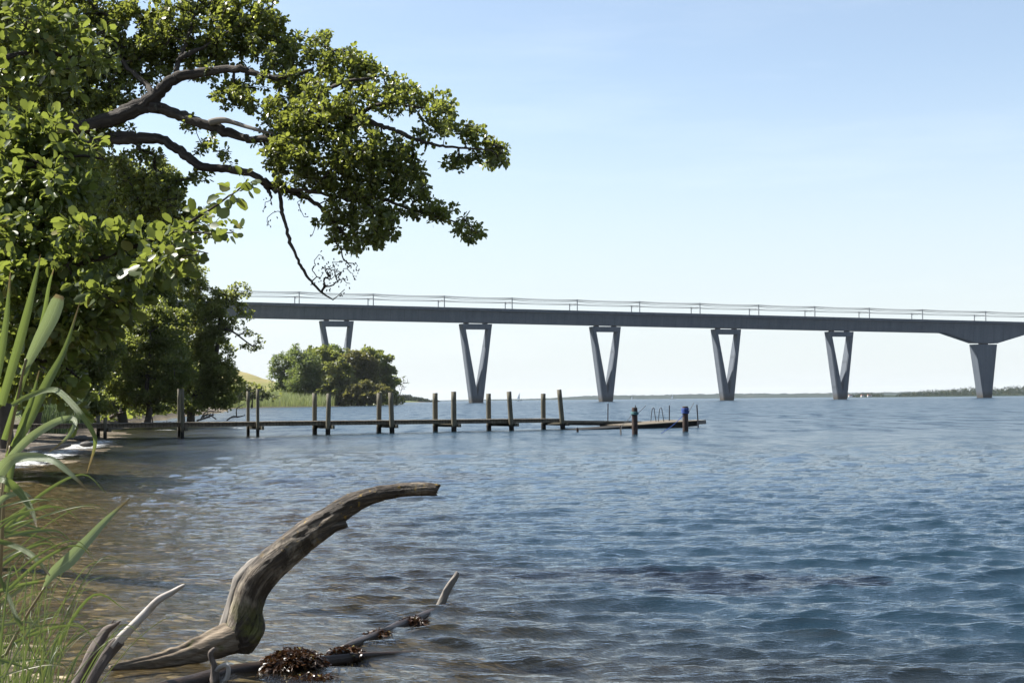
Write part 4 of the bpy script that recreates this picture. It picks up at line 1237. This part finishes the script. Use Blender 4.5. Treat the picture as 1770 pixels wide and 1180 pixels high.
q = np.random.default_rng(5)
P = scatter(15000, 330, 700, 380, 660, 1.5, 26, q)
V_, F_ = blades(P, q.uniform(2.2, 3.9, len(P)) * (.7 + .6 * vnoise(P[:, 0] * .12, P[:, 1] * .05, 2)), q.uniform(.10, .22, len(P)), q, .3)
tag(MB().add(V_, F_).build('reed_bed', M['reed_strip']), 'pale green reeds along the far bank before the grove', 'reeds', kind='stuff')
P = scatter(5200, 40, 190, 70, 100, 2.5, 16, q)
V_, F_ = blades(P, q.uniform(1.4, 2.6, len(P)), q.uniform(.03, .06, len(P)), q, .3)
tag(MB().add(V_, F_).build('shaded_reeds', M['dark_reed']), 'grey green reeds in shade behind the start of the jetty', 'reeds', kind='stuff')
# undergrowth below the shore trees
P = scatter(24000, 60, 400, 92, 260, 3, 42, q)
n = len(P)
V_, F_ = leaves(P + np.stack([q.normal(0, .4, n), q.normal(0, .4, n), q.random(n) ** 1.2 * 4.4], -1), q.normal(0, 1, (n, 3)), q.normal(0, .5, (n, 3)) + np.array([0, 0, .7]), .55 * q.uniform(.5, 1.3, n), T_LEAF_V, T_LEAF_F)
tag(MB().add(V_, F_).build('undergrowth', M['wood_leaf']), 'dark undergrowth at the foot of the shore trees', 'undergrowth', kind='stuff')

# fallen wood on the beach under the trees
def drift(name, label, limbs, mat, cat='driftwood', group=None, sides=8, rough=.1, n=5):
    mb = MB(); P0 = at(*limbs[0][0][:3])
    T = thing(name, P0, label, cat, group)
    for i, rows in enumerate(limbs):
        P, r_ = traced(rows, n); mb.tube(P, r_, sides, rough, i + 3)
    mb.build('wood', M[mat], T, True)
    return T


DG = 'fallen branches on the beach by the trees'
drift('fallen_branch', 'bare pale fallen trunk lying on the beach right of the tall jetty pile', [[(320, 714, 128, 2.6), (336, 712, 128, 2.4), (352, 704, 128, 2), (362, 700, 128, 1.2)], [(340, 711, 128, 1.5), (355, 709, 127, 1.2), (372, 701, 127, .8)], [(326, 713, 128, 1.6), (308, 708, 128, 1.4), (291, 699, 128, 1)]], 'bleached', group=DG)
drift('fallen_branch', 'dark tangle of fallen branches at the water under the olive tree', [[(340, 727, 112, 1.6), (355, 722, 112, 1.4), (370, 716, 112, 1.2)], [(350, 720, 112, 1.4), (360, 716, 112, 1.2), (374, 724, 112, 1)], [(348, 722, 112, 1.2), (358, 711, 112.5, 1), (382, 712, 113, .7)], [(362, 722, 112, .8), (364, 714, 112, .7)], [(352, 722, 112, .8), (353, 713, 112, .6)],
      [(357, 721, 112, .8), (359, 712, 112, .6)], [(366, 720, 112, .8), (369, 711, 112, .6)]], 'dark_drift', group=DG)
drift('fallen_branch', 'crooked branch rising out of the water left of the second pile pair', [[(392, 726, 108, 1.4), (402, 720, 108, 1.4), (412, 720, 108, 1.2), (424, 717, 108, .9)], [(409, 720, 108, 1.1), (409, 707, 108, 1), (413, 703, 108, .9), (423, 698, 108, .7)]], 'deadwood', group=DG)
drift('beach_stump', 'dark uprooted stump on the beach below the shore trees', [[(190, 722, 106, 3.2), (200, 716, 106, 3.6), (210, 709, 106, 3)], [(203, 714, 106, 1.6), (214, 712, 105, 1.2)], [(206, 712, 106, 1.5), (209, 704, 106, 1)]], 'dark_drift', 'stump')
drift('beach_log', 'pale bleached log lying on the wet beach at the far left', [[(48, 776, 44, 3.2), (80, 773, 44, 4), (105, 771, 44, 3.8), (122, 768, 44, 2.6)]], 'deadwood', 'log', sides=12, rough=.06)
for x in (283, 288, 292, 295, 299):
    P, r_ = traced([(x, 735, 84, .8), (x + .3, 730, 84, .8), (x, 727 + (x % 3), 84, .7)], 2)
    tag(MB().tube(P, r_, 6).build('stub', M['dark_drift']), 'short dark post stub in the shallows left of the tall jetty piles', 'stub', 'row of short stubs in the shallows')
# rocks
def rock(x, y, dd, w, h, label, seed, grp=None):
    q = np.random.default_rng(seed)
    c = at(x, y, dd); n, m = 9, 14
    th = np.linspace(0, math.pi, n); ph_ = np.linspace(0, 2 * math.pi, m, endpoint=False)
    A = q.normal(0, 1, (7, 3)); b = q.uniform(0, 6.28, 7)
    V = []
    for a in th:
        for p_ in ph_:
            v = np.array([math.sin(a) * math.cos(p_), math.sin(a) * math.sin(p_), math.cos(a)])
            r_ = 1 + .09 * np.sin(A @ v * 2.5 + b).sum() / 2
            V.append(c + v * r_ * np.array([w, w * .8, h]) / 2)
    idx = np.arange(n * m).reshape(n, m)
    F = np.stack([idx[:-1], np.roll(idx[:-1], -1, 1), np.roll(idx[1:], -1, 1), idx[1:]], -1).reshape(-1, 4)
    return tag(MB().add(V, F).build('rock', M['rock'], smooth=True), label, 'rock', grp)


rock(62, 798, 38, .75, .28, 'flat dark rock awash in the white foam at the left shore', 1)
rock(150, 768, 50, .5, .2, 'small dark stone on the wet beach near the jetty start', 2)
rock(140, 757, 55, .6, .25, 'dark weedy lump on the beach in front of the jetty start', 4)

# foam along the water's edge
def foam_mat():
    k = NT('sea_foam'); p = k.pos()
    a = k.n('Attribute', attribute_name='dense').outputs['Fac']
    nz = k.noise(p, 5.5, 7, .75)
    f = k.ramp(k.math('ADD', nz, k.math('MULTIPLY', a, .42)), [(.80, 0.0), (.97, .92)])
    f = k.math('MULTIPLY', f, k.ramp(k.noise(p, 2.4, 5, .65), [(.42, 0.0), (.54, 1.0)]))
    mx = k.n('MixShader'); k.set(mx.inputs[0], f)
    k.set(mx.inputs[1], k.n('BsdfTransparent').outputs[0]); k.set(mx.inputs[2], k.n('BsdfDiffuse', i_Color=(.82, .84, .85)).outputs[0])
    return k.finish(mx.outputs[0])


FM = foam_mat()


def foam(path, width, label, dense=1.0, z=.05):
    path = smooth_path(path, 8); n = len(path)
    tn = unit(np.gradient(path, axis=0)); nr = np.stack([-tn[:, 1], tn[:, 0]], -1)
    rows = np.linspace(-1, 1, 9); V, A = [], []
    for r_ in rows:
        ww = width * (.7 + .6 * vnoise(np.arange(n) * .35, np.zeros(n), 8))
        V.append(np.concatenate([path + nr * (r_ * ww)[:, None], np.full((n, 1), z + .03 * (1 - r_ * r_))], 1)); A.append((1 - r_ ** 2) * dense * np.minimum(1, 3 * np.sin(np.linspace(0, math.pi, n))))
    idx = np.arange(9 * n).reshape(9, n)
    F = np.stack([idx[:-1, :-1], idx[1:, :-1], idx[1:, 1:], idx[:-1, 1:]], -1).reshape(-1, 4)
    o = MB().add(np.array(V), F).build('sea_foam', FM, smooth=True, attrs={'dense': np.array(A)})
    tag(o, label, 'foam', kind='stuff')


foam([on_level(*v)[:2] for v in ((195, 760), (160, 770), (120, 783), (90, 790), (60, 800), (20, 812), (-20, 820))], 1.1, 'white foam washing along the left beach', 1.0, .07)
foam([on_level(*v)[:2] for v in ((140, 775), (90, 780), (40, 792))], .5, 'inner line of foam on the left beach', .9, .10)
foam([on_level(*v)[:2] for v in ((265, 747), (285, 746), (300, 747))], .5, 'small breaking wave left of the tall jetty pile', .85, .09)
foam([on_level(*v)[:2] for v in ((385, 741), (405, 742), (425, 744))], .5, 'small breaking wave behind the second pile pair', .8, .09)
foam([on_level(*v)[:2] for v in ((434, 763), (445, 761.5), (462, 763))], .4, 'splash of foam in front of the second pile pair', .85, .09)

# ------------------------------------------------------------------ foreground driftwood
LD = 8.95
logt = thing('driftwood_log', at(425, 1095, LD), 'big curved weathered driftwood log arching up out of the shallows', 'log')
def gnarled(rows, n, sides, seed, amp=.07, jag=0.0):
    """a knotty, fissured limb: radius shaken by noise that runs along the grain"""
    P, r_ = traced(rows, n)
    mb = MB(); mb.tube(P, r_, sides, .03, seed, freq=2.0)
    V = mb.v[0].reshape(len(P), sides, 3)
    C = P[:, None]; Dv = V - C
    th = np.linspace(0, 2 * math.pi, sides, endpoint=False)[None]
    L = np.concatenate([[0], np.cumsum(np.linalg.norm(np.diff(P, axis=0), axis=1))])[:, None]
    rr = r_[:, None]
    cx, cy = np.cos(th), np.sin(th)
    tw = L * 1.1
    g1 = vnoise(cx * 2.2 + 7 + L * 2.0, cy * 2.2 + L * 1.3 + 3, seed) - .5
    g2 = vnoise(np.cos(th + tw) * 7 + 20 + L * .9, np.sin(th + tw) * 7 + 11, seed + 1) - .5
    g3 = vnoise(np.cos(th + tw) * 15 + 40 + L * 3, np.sin(th + tw) * 15 + 40 + L * 2.0, seed + 2) - .5
    k = 1 + amp * (1.9 * g1 + 1.5 * g2 + 1.3 * g3 - 2.2 * np.clip(-.18 - g2, 0, 1))
    for i_ in range(3):
        q_ = np.random.default_rng(seed * 10 + i_); l0 = q_.uniform(.15, .85) * L[-1, 0]; t0 = q_.uniform(0, 6.28)
        k = k + .16 * np.exp(-((L - l0) / (.6 * rr)) ** 2 - (np.angle(np.exp(1j * (th - t0))) / .45) ** 2)
    V = C + Dv * k[..., None] * .95
    if jag:
        tn = unit(P[-1] - P[-3]); j_ = (vnoise(cx[0] * 3 + 5, cy[0] * 3 + 5, seed + 5) - .35) * jag
        for m_, w_ in ((-1, 1.0), (-2, .6), (-3, .3)):
            V[m_] += tn[None] * (j_ * w_)[:, None]
    mb.v[0] = V.reshape(-1, 3)
    return mb


gnarled([(412, 1122, LD, 24), (420, 1092, LD, 33), (426, 1052, LD, 28), (438, 1016, LD, 28), (460, 986, LD, 29), (492, 957, LD, 28), (532, 924, LD, 26), (567, 899, LD, 23), (607, 871, LD, 18.5), (646, 855.5, LD, 14.5), (690, 847, LD, 12.5), (735, 845, LD, 12), (750, 846, LD, 11.5)], 14, 56, 5, .075, .07).build('trunk', M['log'], logt, True)
gnarled([(436, 1092, LD + .02, 26), (402, 1100, LD - .03, 28), (370, 1112, LD - .10, 25), (330, 1127, LD - .16, 19), (280, 1140, LD - .28, 14), (225, 1148, LD - .40, 9), (190, 1154, LD - .5, 5)], 12, 44, 6, .09).build('root', M['root_wood'], logt, True)
gnarled([(468, 958, LD + .06, 6), (440, 978, LD + .08, 14), (418, 1006, LD + .08, 15), (405, 1036, LD + .06, 12), (396, 1070, LD + .02, 13), (386, 1100, LD, 15)], 12, 36, 7, .10).build('buttress', M['deadwood'], logt, True)
gnarled([(540, 935, LD - .04, 12), (562, 922, LD - .05, 9), (580, 911, LD - .06, 7.5), (594, 907, LD - .06, 7)], 8, 24, 9, .10, .04).build('branch_stub', M['log'], logt, True)
gnarled([(449, 1062, LD - .05, 6), (448, 1086, LD - .08, 11), (433, 1106, LD - .08, 11), (410, 1114, LD - .06, 8)], 8, 28, 10, .14).build('burl', M['log'], logt, True)

t_ = thing('driftwood_stick', at(185, 1130, 8.1), 'slanting driftwood stick with dark foot and bleached white upper end', 'stick', 'driftwood sticks')
P, r_ = traced([(146, 1200, 8.0, 12), (170, 1155, 8.05, 11), (188, 1128, 8.1, 10.5), (206, 1106, 8.1, 9.5)], 6)
MB().tube(P, r_, 14, .10, 3).build('dark_foot', M['dark_drift'], t_, True)
P, r_ = traced([(196, 1118, 8.1, 7.5), (212, 1098, 8.1, 7.8), (232, 1078, 8.1, 7.6), (255, 1055, 8.15, 7), (275, 1035, 8.15, 6.2), (296, 1023, 8.2, 5), (313, 1013, 8.2, 3.6), (319, 1010, 8.2, 2)], 6)
MB().tube(P, r_, 14, .06, 4).build('bleached_end', M['bleached'], t_, True)
drift('driftwood_stick', 'shorter dark splintered stick left of the bleached one', [[(128, 1200, 8.1, 11), (150, 1150, 8.15, 9.5), (166, 1118, 8.15, 8), (182, 1092, 8.2, 7), (196, 1081, 8.2, 4.5), (208, 1073, 8.2, 1.5)], [(184, 1090, 8.2, 3), (190, 1082, 8.2, 2), (197, 1070, 8.2, .8)], [(150, 1195, 8.05, 4), (158, 1170, 8.1, 3.5), (166, 1150, 8.1, 2)]], 'dark_drift', 'stick', 'driftwood sticks', 12, .14)
t_ = thing('forked_branch', at(372, 1180, 8.25), 'small forked branch with a bleached looped prong beside the log root', 'branch')
P, r_ = traced([(368, 1205, 8.2, 10), (372, 1172, 8.25, 8.5), (370, 1150, 8.25, 6), (364, 1136, 8.25, 4.5), (364, 1127, 8.25, 4.5), (371, 1119, 8.25, 2.5)], 6)
MB().tube(P, r_, 12, .12, 5).build('stem', M['dark_drift'], t_, True)
P, r_ = traced([(372, 1158, 8.25, 5), (381, 1152, 8.24, 4.6), (389, 1149, 8.23, 4.2), (394.5, 1153, 8.23, 4.2), (394, 1165, 8.23, 4), (389, 1176, 8.23, 3.8), (381, 1180, 8.23, 2.5)], 6)
MB().tube(P, r_, 12, .08, 6).build('prong', M['bleached'], t_, True)
# wet log with seaweed
rows = [(250, 1200, 0, 15), (320, 1182, 0, 14), (390, 1164, 0, 13), (450, 1154, 0, 11.5), (520, 1149, 0, 10.5), (590, 1140, 0, 9.5), (640, 1134, 0, 8), (690, 1129, 0, 4), (725, 1126, 0, 2)]
rows = [(x, y, float(np.linalg.norm((on_level(x, y + 3, 0) - CAM) * np.array([0, 1, 0]))), w) for x, y, _, w in rows]
t_ = thing('sunken_log', at(*rows[3][:3]), 'dark wet branch lying in the water at the bottom edge, strewn with seaweed', 'log')
P, r_ = traced(rows, 6)
MB().tube(P, r_, 14, .06, 8).build('wood', M['wet_bark'], t_, True)


rows = [(590, 1122, 7), (640, 1102, 8), (690, 1082, 7.5), (735, 1062, 6.5), (768, 1048, 5)]
rows = [(x, y, float(on_level(x, y + 3, 0)[1]), w) for x, y, w in rows]
t_ = thing('sunken_branch', at(*rows[1][:3]), 'dark wet branch at the surface leading from the seaweed to the short bleached stick', 'branch')
P, r_ = traced(rows, 6)
MB().tube(P, r_, 12, .10, 18).build('wood', M['wet_bark'], t_, True)


def seaweed(x, y, dd, rx, ry, n, label, seed):
    q = np.random.default_rng(seed)
    v = unit(q.normal(0, 1, (n, 3))); v[:, 2] = np.abs(v[:, 2]) * 1.0 - .15
    c = at(x, y, dd)
    sz = dd / FPX
    prof = 1 - .55 * np.abs(v[:, 0])
    p0 = c + v * q.random((n, 1)) ** .5 * np.array([rx * sz, rx * sz * .8, ry * sz])
    V, F = [], []
    dirs = unit(v + q.normal(0, .5, (n, 3)) + np.array([0, 0, -.1])); sd_ = unit(np.cross(dirs, q.normal(0, 1, (n, 3))))
    ln = q.uniform(.025, .07, n); w = q.uniform(.003, .008, n)
    m = 5
    for k in range(m):
        f = k / (m - 1)
        cc = p0 + dirs * (ln * f)[:, None] + np.array([0, 0, -1]) * (ln * .5 * f * f)[:, None] + sd_ * (.012 * np.sin(f * 5 + p0[:, :1] * 90))
        ww = (w * (.5 + 1.1 * f) * (1.0 if k < m - 1 else .5))[:, None]
        V += [cc - sd_ * ww, cc + sd_ * ww]
    V = np.stack(V, 1)
    T = np.array([(2 * i, 2 * i + 1, 2 * i + 3, 2 * i + 2) for i in range(m - 1)])
    F = (T[None] + (np.arange(n) * 2 * m)[:, None, None]).reshape(-1, 4)
    return tag(MB().add(V.reshape(-1, 3), F).build('seaweed_clump', M['seaweed'], smooth=True), label, 'seaweed', 'clumps of seaweed on the wet branch')


seaweed(508, 1150, 8.6, 54, 31, 3600, 'taller peaked heap of dark brown seaweed on the wet branch', 1)
seaweed(600, 1135, 8.95, 32, 17, 1500, 'smaller lower clump of brown seaweed farther right on the wet branch', 2)
seaweed(540, 1182, 8.3, 50, 14, 1300, 'flat fringe of dark seaweed trailing at the bottom edge', 3)
seaweed(655, 1098, 9.75, 22, 8, 500, 'thin low strand of seaweed on the sunken branch behind the heaps', 4)
seaweed(712, 1074, 10.3, 20, 6, 400, 'outermost wisp of seaweed near the short bleached stick', 5)
t_ = thing('broken_stick', at(766, 1040, 11.4), 'short bleached stick poking out of the waves right of the big log', 'stick')
gnarled([(757, 1054, 11.4, 6.5), (764, 1040, 11.4, 6.5), (770, 1026, 11.4, 6.2), (776, 1014, 11.4, 6.0), (783, 1003, 11.4, 5.2), (789, 994, 11.4, 4.2)], 8, 24, 23, .16, .06).build('wood', M['deadwood'], t_, True)
drift('submerged_branch', 'ochre branch just breaking the surface behind the seaweed', [[(660, 1106, 9.9, 4), (700, 1097, 10.0, 5), (735, 1089, 10.1, 5), (765, 1081, 10.25, 3)]], 'dark_drift', 'branch', None, 8, .12)

# ------------------------------------------------------------------ foreground reeds and grass
def ribbon(mb, rows, n=7, cup=.25, twist=0.0):
    """rows x, y, distance, width in photo px: a folded blade along the traced line, facing mostly the viewer"""
    qn = smooth_path(rows, n)
    P = np.array([at(*r[:3]) for r in qn]); W = .86 * np.maximum(qn[:, 3], .4) * qn[:, 2] / FPX
    tn = unit(np.gradient(P, axis=0))
    view = unit(CAM - P)
    side = unit(np.cross(tn, view)); nn = np.cross(side, tn)
    a = np.linspace(0, twist, len(P))[:, None]
    side, nn = side * np.cos(a) + nn * np.sin(a), nn * np.cos(a) - side * np.sin(a)
    V = np.stack([P - side * W[:, None] / 2, P - side * W[:, None] / 4 - nn * W[:, None] * cup * .6, P - nn * W[:, None] * cup, P + side * W[:, None] / 4 - nn * W[:, None] * cup * .6, P + side * W[:, None] / 2], 1)
    m = len(P); idx = np.arange(m * 5).reshape(m, 5)
    F = np.stack([idx[:-1, :-1], idx[:-1, 1:], idx[1:, 1:], idx[1:, :-1]], -1).reshape(-1, 4)
    gr = np.stack([np.repeat(np.linspace(-1, 1, 5)[None], m, 0), np.repeat(np.linspace(0, 1, m)[:, None], 5, 1)], -1).reshape(-1, 2)
    mb.add(V.reshape(-1, 3), F, gr)
    return mb


reeds = [
    ('tall upright reed at the left edge with a broad pale blunt leaf', [(-30, 1230, 2.9, 6), (-12, 1000, 2.95, 6), (10, 800, 3.0, 6), (30, 690, 3.0, 5), (45, 620, 3.0, 4)],
     [([(2, 700, 2.95, 16), (34, 590, 2.95, 18), (51, 525, 2.95, 14), (64, 470, 2.95, 7), (70, 440, 2.95, 1)], 'reed_leaf'),
      ([(38, 648, 3.0, 10), (66, 592, 3.0, 24), (87, 552, 3.0, 29), (98, 525, 3.0, 27), (103, 510, 3.0, 16)], 'reed_pale'),
      ([(7, 760, 3.0, 12), (38, 664, 3.0, 10), (72, 560, 3.02, 9), (85, 492, 3.02, 6), (93, 465, 3.02, 1)], 'reed_leaf')]),
    ('reed with a long dark spear leaf and arching side leaves', [(-10, 1230, 2.8, 7), (0, 1000, 2.8, 7), (8, 850, 2.8, 6), (18, 770, 2.8, 5)],
     [([(14, 790, 2.8, 14), (50, 725, 2.8, 20), (81, 662, 2.82, 18), (112, 603, 2.85, 10), (139, 520, 2.88, 1)], 'reed_leaf'),
      ([(20, 700, 2.8, 8), (50, 684, 2.75, 10), (81, 674, 2.7, 10), (104, 678, 2.65, 12), (136, 711, 2.6, 12), (160, 746, 2.6, 9), (164, 770, 2.6, 7), (150, 818, 2.6, 1)], 'reed_leaf'),
      ([(18, 790, 2.75, 14), (50, 758, 2.75, 17), (90, 732, 2.7, 15), (118, 722, 2.7, 10), (130, 729, 2.68, 9), (117, 755, 2.66, 7), (84, 782, 2.65, 1)], 'reed_pale'),
      ([(12, 850, 2.78, 12), (30, 760, 2.8, 14), (55, 690, 2.8, 10), (68, 640, 2.8, 2)], 'reed_leaf')]),
    ('low reed whose pale leaf arches down over the water', [(-40, 1230, 2.6, 7), (-28, 1000, 2.6, 7), (-14, 860, 2.6, 6)],
     [([(-16, 850, 2.6, 16), (0, 815, 2.6, 26), (28, 791, 2.55, 20), (85, 793, 2.5, 14), (119, 816, 2.48, 10), (150, 845, 2.47, 2)], 'reed_pale'),
      ([(-20, 830, 2.55, 14), (5, 828, 2.5, 14), (30, 846, 2.5, 16), (54, 880, 2.48, 11), (64, 912, 2.46, 1)], 'reed_leaf'),
      ([(-14, 880, 2.6, 12), (10, 858, 2.6, 12), (40, 852, 2.58, 8), (58, 862, 2.55, 1)], 'reed_pale'),
      ([(-30, 720, 2.7, 14), (-6, 650, 2.7, 16), (10, 560, 2.7, 12), (18, 470, 2.7, 2)], 'reed_leaf')]),
    ('reed leaning right with one broad bright leaf lit by the sun', [(-30, 1210, 2.7, 6), (10, 1130, 2.72, 6), (45, 1065, 2.74, 5), (78, 1013, 2.75, 4)],
     [([(74, 1018, 2.75, 4), (92, 990, 2.75, 20), (119, 968, 2.75, 27), (150, 935, 2.77, 20), (185, 897, 2.8, 12), (226, 860, 2.82, 1)], 'reed_pale'),
      ([(-20, 930, 2.7, 9), (10, 938, 2.7, 10), (42, 950, 2.68, 11), (64, 967, 2.66, 10), (86, 994, 2.65, 3)], 'reed_leaf'),
      ([(-30, 1030, 2.7, 8), (30, 1012, 2.72, 8), (78, 1003, 2.74, 5)], 'reed_leaf'),
      ([(-20, 960, 2.65, 5), (10, 1020, 2.63, 8), (30, 1070, 2.6, 9), (48, 1105, 2.6, 4)], 'reed_leaf')]),
]
for lb, stem, lvs in reeds:
    T = thing('reed', at(*stem[0][:3]), lb, 'reed', 'reeds at the left edge')
    g = at(*stem[0][:3]); T.location = (g[0], g[1], gz(g[0], g[1]))
    rows = [(stem[0][0] - 8, stem[0][1] + 700, stem[0][2], stem[0][3])] + stem
    P, r_ = traced(rows, 5)
    MB().tube(P, r_ * .5, 8).build('stem', M['dry_stem' if 'low reed' in lb else 'reed_leaf'], T, True)
    for rows, mt in lvs:
        ribbon(MB(), rows, 8, .16, q.uniform(-.3, .5)).build('leaf', M[mt], T, True)
# thin grass: too many to count
q = np.random.default_rng(15)
mb = MB()
for i in range(88):
    dd = q.uniform(2.4, 3.6)
    x0 = q.normal(25, 62); hgt = q.uniform(40, 230) * (1 if x0 < 90 else .7)
    y1 = 1190 - hgt; lean = q.normal(35, 55)
    ww = q.choice([2, 3, 5, 9], p=[.5, .33, .13, .04])
    drop = max(0, q.normal(0, 40))
    rows = [(x0 - 10, 1420, dd, ww * .8), (x0, 1230, dd, ww), (x0 + lean * .35, 1230 - (1230 - y1) * .6, dd, ww * .9), (x0 + lean * .8, y1, dd + .02, ww * .6), (x0 + lean * 1.25, y1 + drop - 18, dd + .04, .5)]
    ribbon(mb, rows, 5, .15, q.uniform(-1, 1))
for i in range(45):
    dd = q.uniform(2.4, 3.4); x0 = q.uniform(-60, 20); y0 = q.uniform(880, 1180)
    ln = q.uniform(60, 150); a = q.normal(-.6, .5); ww = q.choice([2, 4, 7])
    rows = [(x0, y0, dd, ww), (x0 + ln * .5, y0 + ln * .5 * math.sin(a), dd, ww), (x0 + ln, y0 + ln * math.sin(a) * .8 + 5, dd, ww * .5), (x0 + ln * 1.3, y0 + ln * math.sin(a) * .7 + 25, dd, .5)]
    ribbon(mb, rows, 5, .15, q.uniform(-1, 1))
tag(mb.build('tall_grass', M['grass'], smooth=True), 'thin tall grass blades filling the lower left corner', 'grass', kind='stuff')

# ------------------------------------------------------------------ haze, sky, sun, camera
HAZE = True
if HAZE:
    hz = NT('haze_air'); hz.t.links.new(hz.n('VolumePrincipled', i_Color=(.86, .92, 1.0), i_Density=.000026, i_Anisotropy=.2).outputs[0], hz.out.inputs['Volume'])
    hb = MB().box((0, 6000, 40), 13000, 13000, 90).build('haze', hz.m)
    tag(hb, kind='stuff', label='thin summer haze over the sea', cat='haze')

W = bpy.data.worlds.new('World'); S.world = W; W.use_nodes = True
nt = W.node_tree; nt.nodes.clear()
out = nt.nodes.new('ShaderNodeOutputWorld'); bg = nt.nodes.new('ShaderNodeBackground'); sky = nt.nodes.new('ShaderNodeTexSky')
sky.sky_type = 'NISHITA'; sky.sun_disc = False; sky.sun_elevation = SUN_EL
sky.sun_rotation = math.atan2(SUN[0], SUN[1])
sky.air_density = 1.0; sky.dust_density = .7; sky.ozone_density = 1.0; sky.altitude = 0
bg.inputs['Strength'].default_value = .055
hs_ = nt.nodes.new('ShaderNodeHueSaturation'); hs_.inputs['Saturation'].default_value = .68
nt.links.new(sky.outputs[0], hs_.inputs['Color']); tn_ = nt.nodes.new('ShaderNodeMix'); tn_.data_type = 'RGBA'; tn_.blend_type = 'MULTIPLY'; tn_.inputs[0].default_value = 1.0; tn_.inputs[7].default_value = (.895, .992, 1.065, 1)
nt.links.new(hs_.outputs[0], tn_.inputs[6]); tc_ = nt.nodes.new('ShaderNodeTexCoord'); mp_ = nt.nodes.new('ShaderNodeMapping'); mp_.inputs['Scale'].default_value = (2.2, 2.2, 17)
cn_ = nt.nodes.new('ShaderNodeTexNoise'); cn_.inputs['Scale'].default_value = 1.7; cn_.inputs['Detail'].default_value = 7; cn_.inputs['Roughness'].default_value = .6
cr_ = nt.nodes.new('ShaderNodeValToRGB'); cr_.color_ramp.elements[0].position = .50; cr_.color_ramp.elements[1].position = .78; cr_.color_ramp.elements[1].color = (.10, .10, .10, 1)
cm_ = nt.nodes.new('ShaderNodeMix'); cm_.data_type = 'RGBA'; cm_.inputs[7].default_value = (7.6, 7.9, 8.2, 1)
nt.links.new(tc_.outputs['Generated'], mp_.inputs[0]); nt.links.new(mp_.outputs[0], cn_.inputs['Vector']); nt.links.new(cn_.outputs[0], cr_.inputs[0]); nt.links.new(cr_.outputs[0], cm_.inputs[0])
sx_ = nt.nodes.new('ShaderNodeSeparateXYZ'); hr_ = nt.nodes.new('ShaderNodeValToRGB'); hm_ = nt.nodes.new('ShaderNodeMix'); hm_.data_type = 'RGBA'
hr_.color_ramp.interpolation = 'EASE'; hr_.color_ramp.elements[0].position = 0.0; hr_.color_ramp.elements[0].color = (.85, .85, .85, 1); hr_.color_ramp.elements[1].position = .24; hr_.color_ramp.elements[1].color = (0, 0, 0, 1)
hm_.inputs[7].default_value = (4.9, 5.25, 5.4, 1)
nt.links.new(tc_.outputs['Generated'], sx_.inputs[0]); nt.links.new(sx_.outputs[2], hr_.inputs[0]); nt.links.new(hr_.outputs[0], hm_.inputs[0]); nt.links.new(tn_.outputs[2], hm_.inputs[6])
nt.links.new(hm_.outputs[2], cm_.inputs[6]); nt.links.new(cm_.outputs[2], bg.inputs[0]); nt.links.new(bg.outputs[0], out.inputs[0])

L = bpy.data.lights.new('sun', 'SUN'); L.energy = 4.2; L.angle = R(.53); L.color = (1.0, .955, .88)
lo = bpy.data.objects.new('sun', L); COL.objects.link(lo)
lo.rotation_euler = Vector(SUN).to_track_quat('Z', 'Y').to_euler(); lo.location = (-30, 20, 60)

cam = bpy.data.cameras.new('camera'); cam.lens = 50; cam.sensor_width = 36; cam.sensor_fit = 'HORIZONTAL'; cam.clip_start = .1; cam.clip_end = 40000
co = bpy.data.objects.new('camera', cam); COL.objects.link(co)
m = Matrix(((RT[0], UP[0], -FW[0], CAM[0]), (RT[1], UP[1], -FW[1], CAM[1]), (RT[2], UP[2], -FW[2], CAM[2]), (0, 0, 0, 1)))
co.matrix_world = m
S.camera = co

S.view_settings.view_transform = 'Standard'; S.view_settings.look = 'None'
S.view_settings.exposure = 1.70; S.view_settings.gamma = 1.0
c = S.cycles
c.max_bounces = 7; c.diffuse_bounces = 3; c.glossy_bounces = 3; c.transmission_bounces = 3; c.transparent_max_bounces = 12; c.volume_bounces = 0
c.use_denoising = True; c.sample_clamp_indirect = 6.0; c.sample_clamp_direct = 0
c.caustics_reflective = False; c.caustics_refractive = False
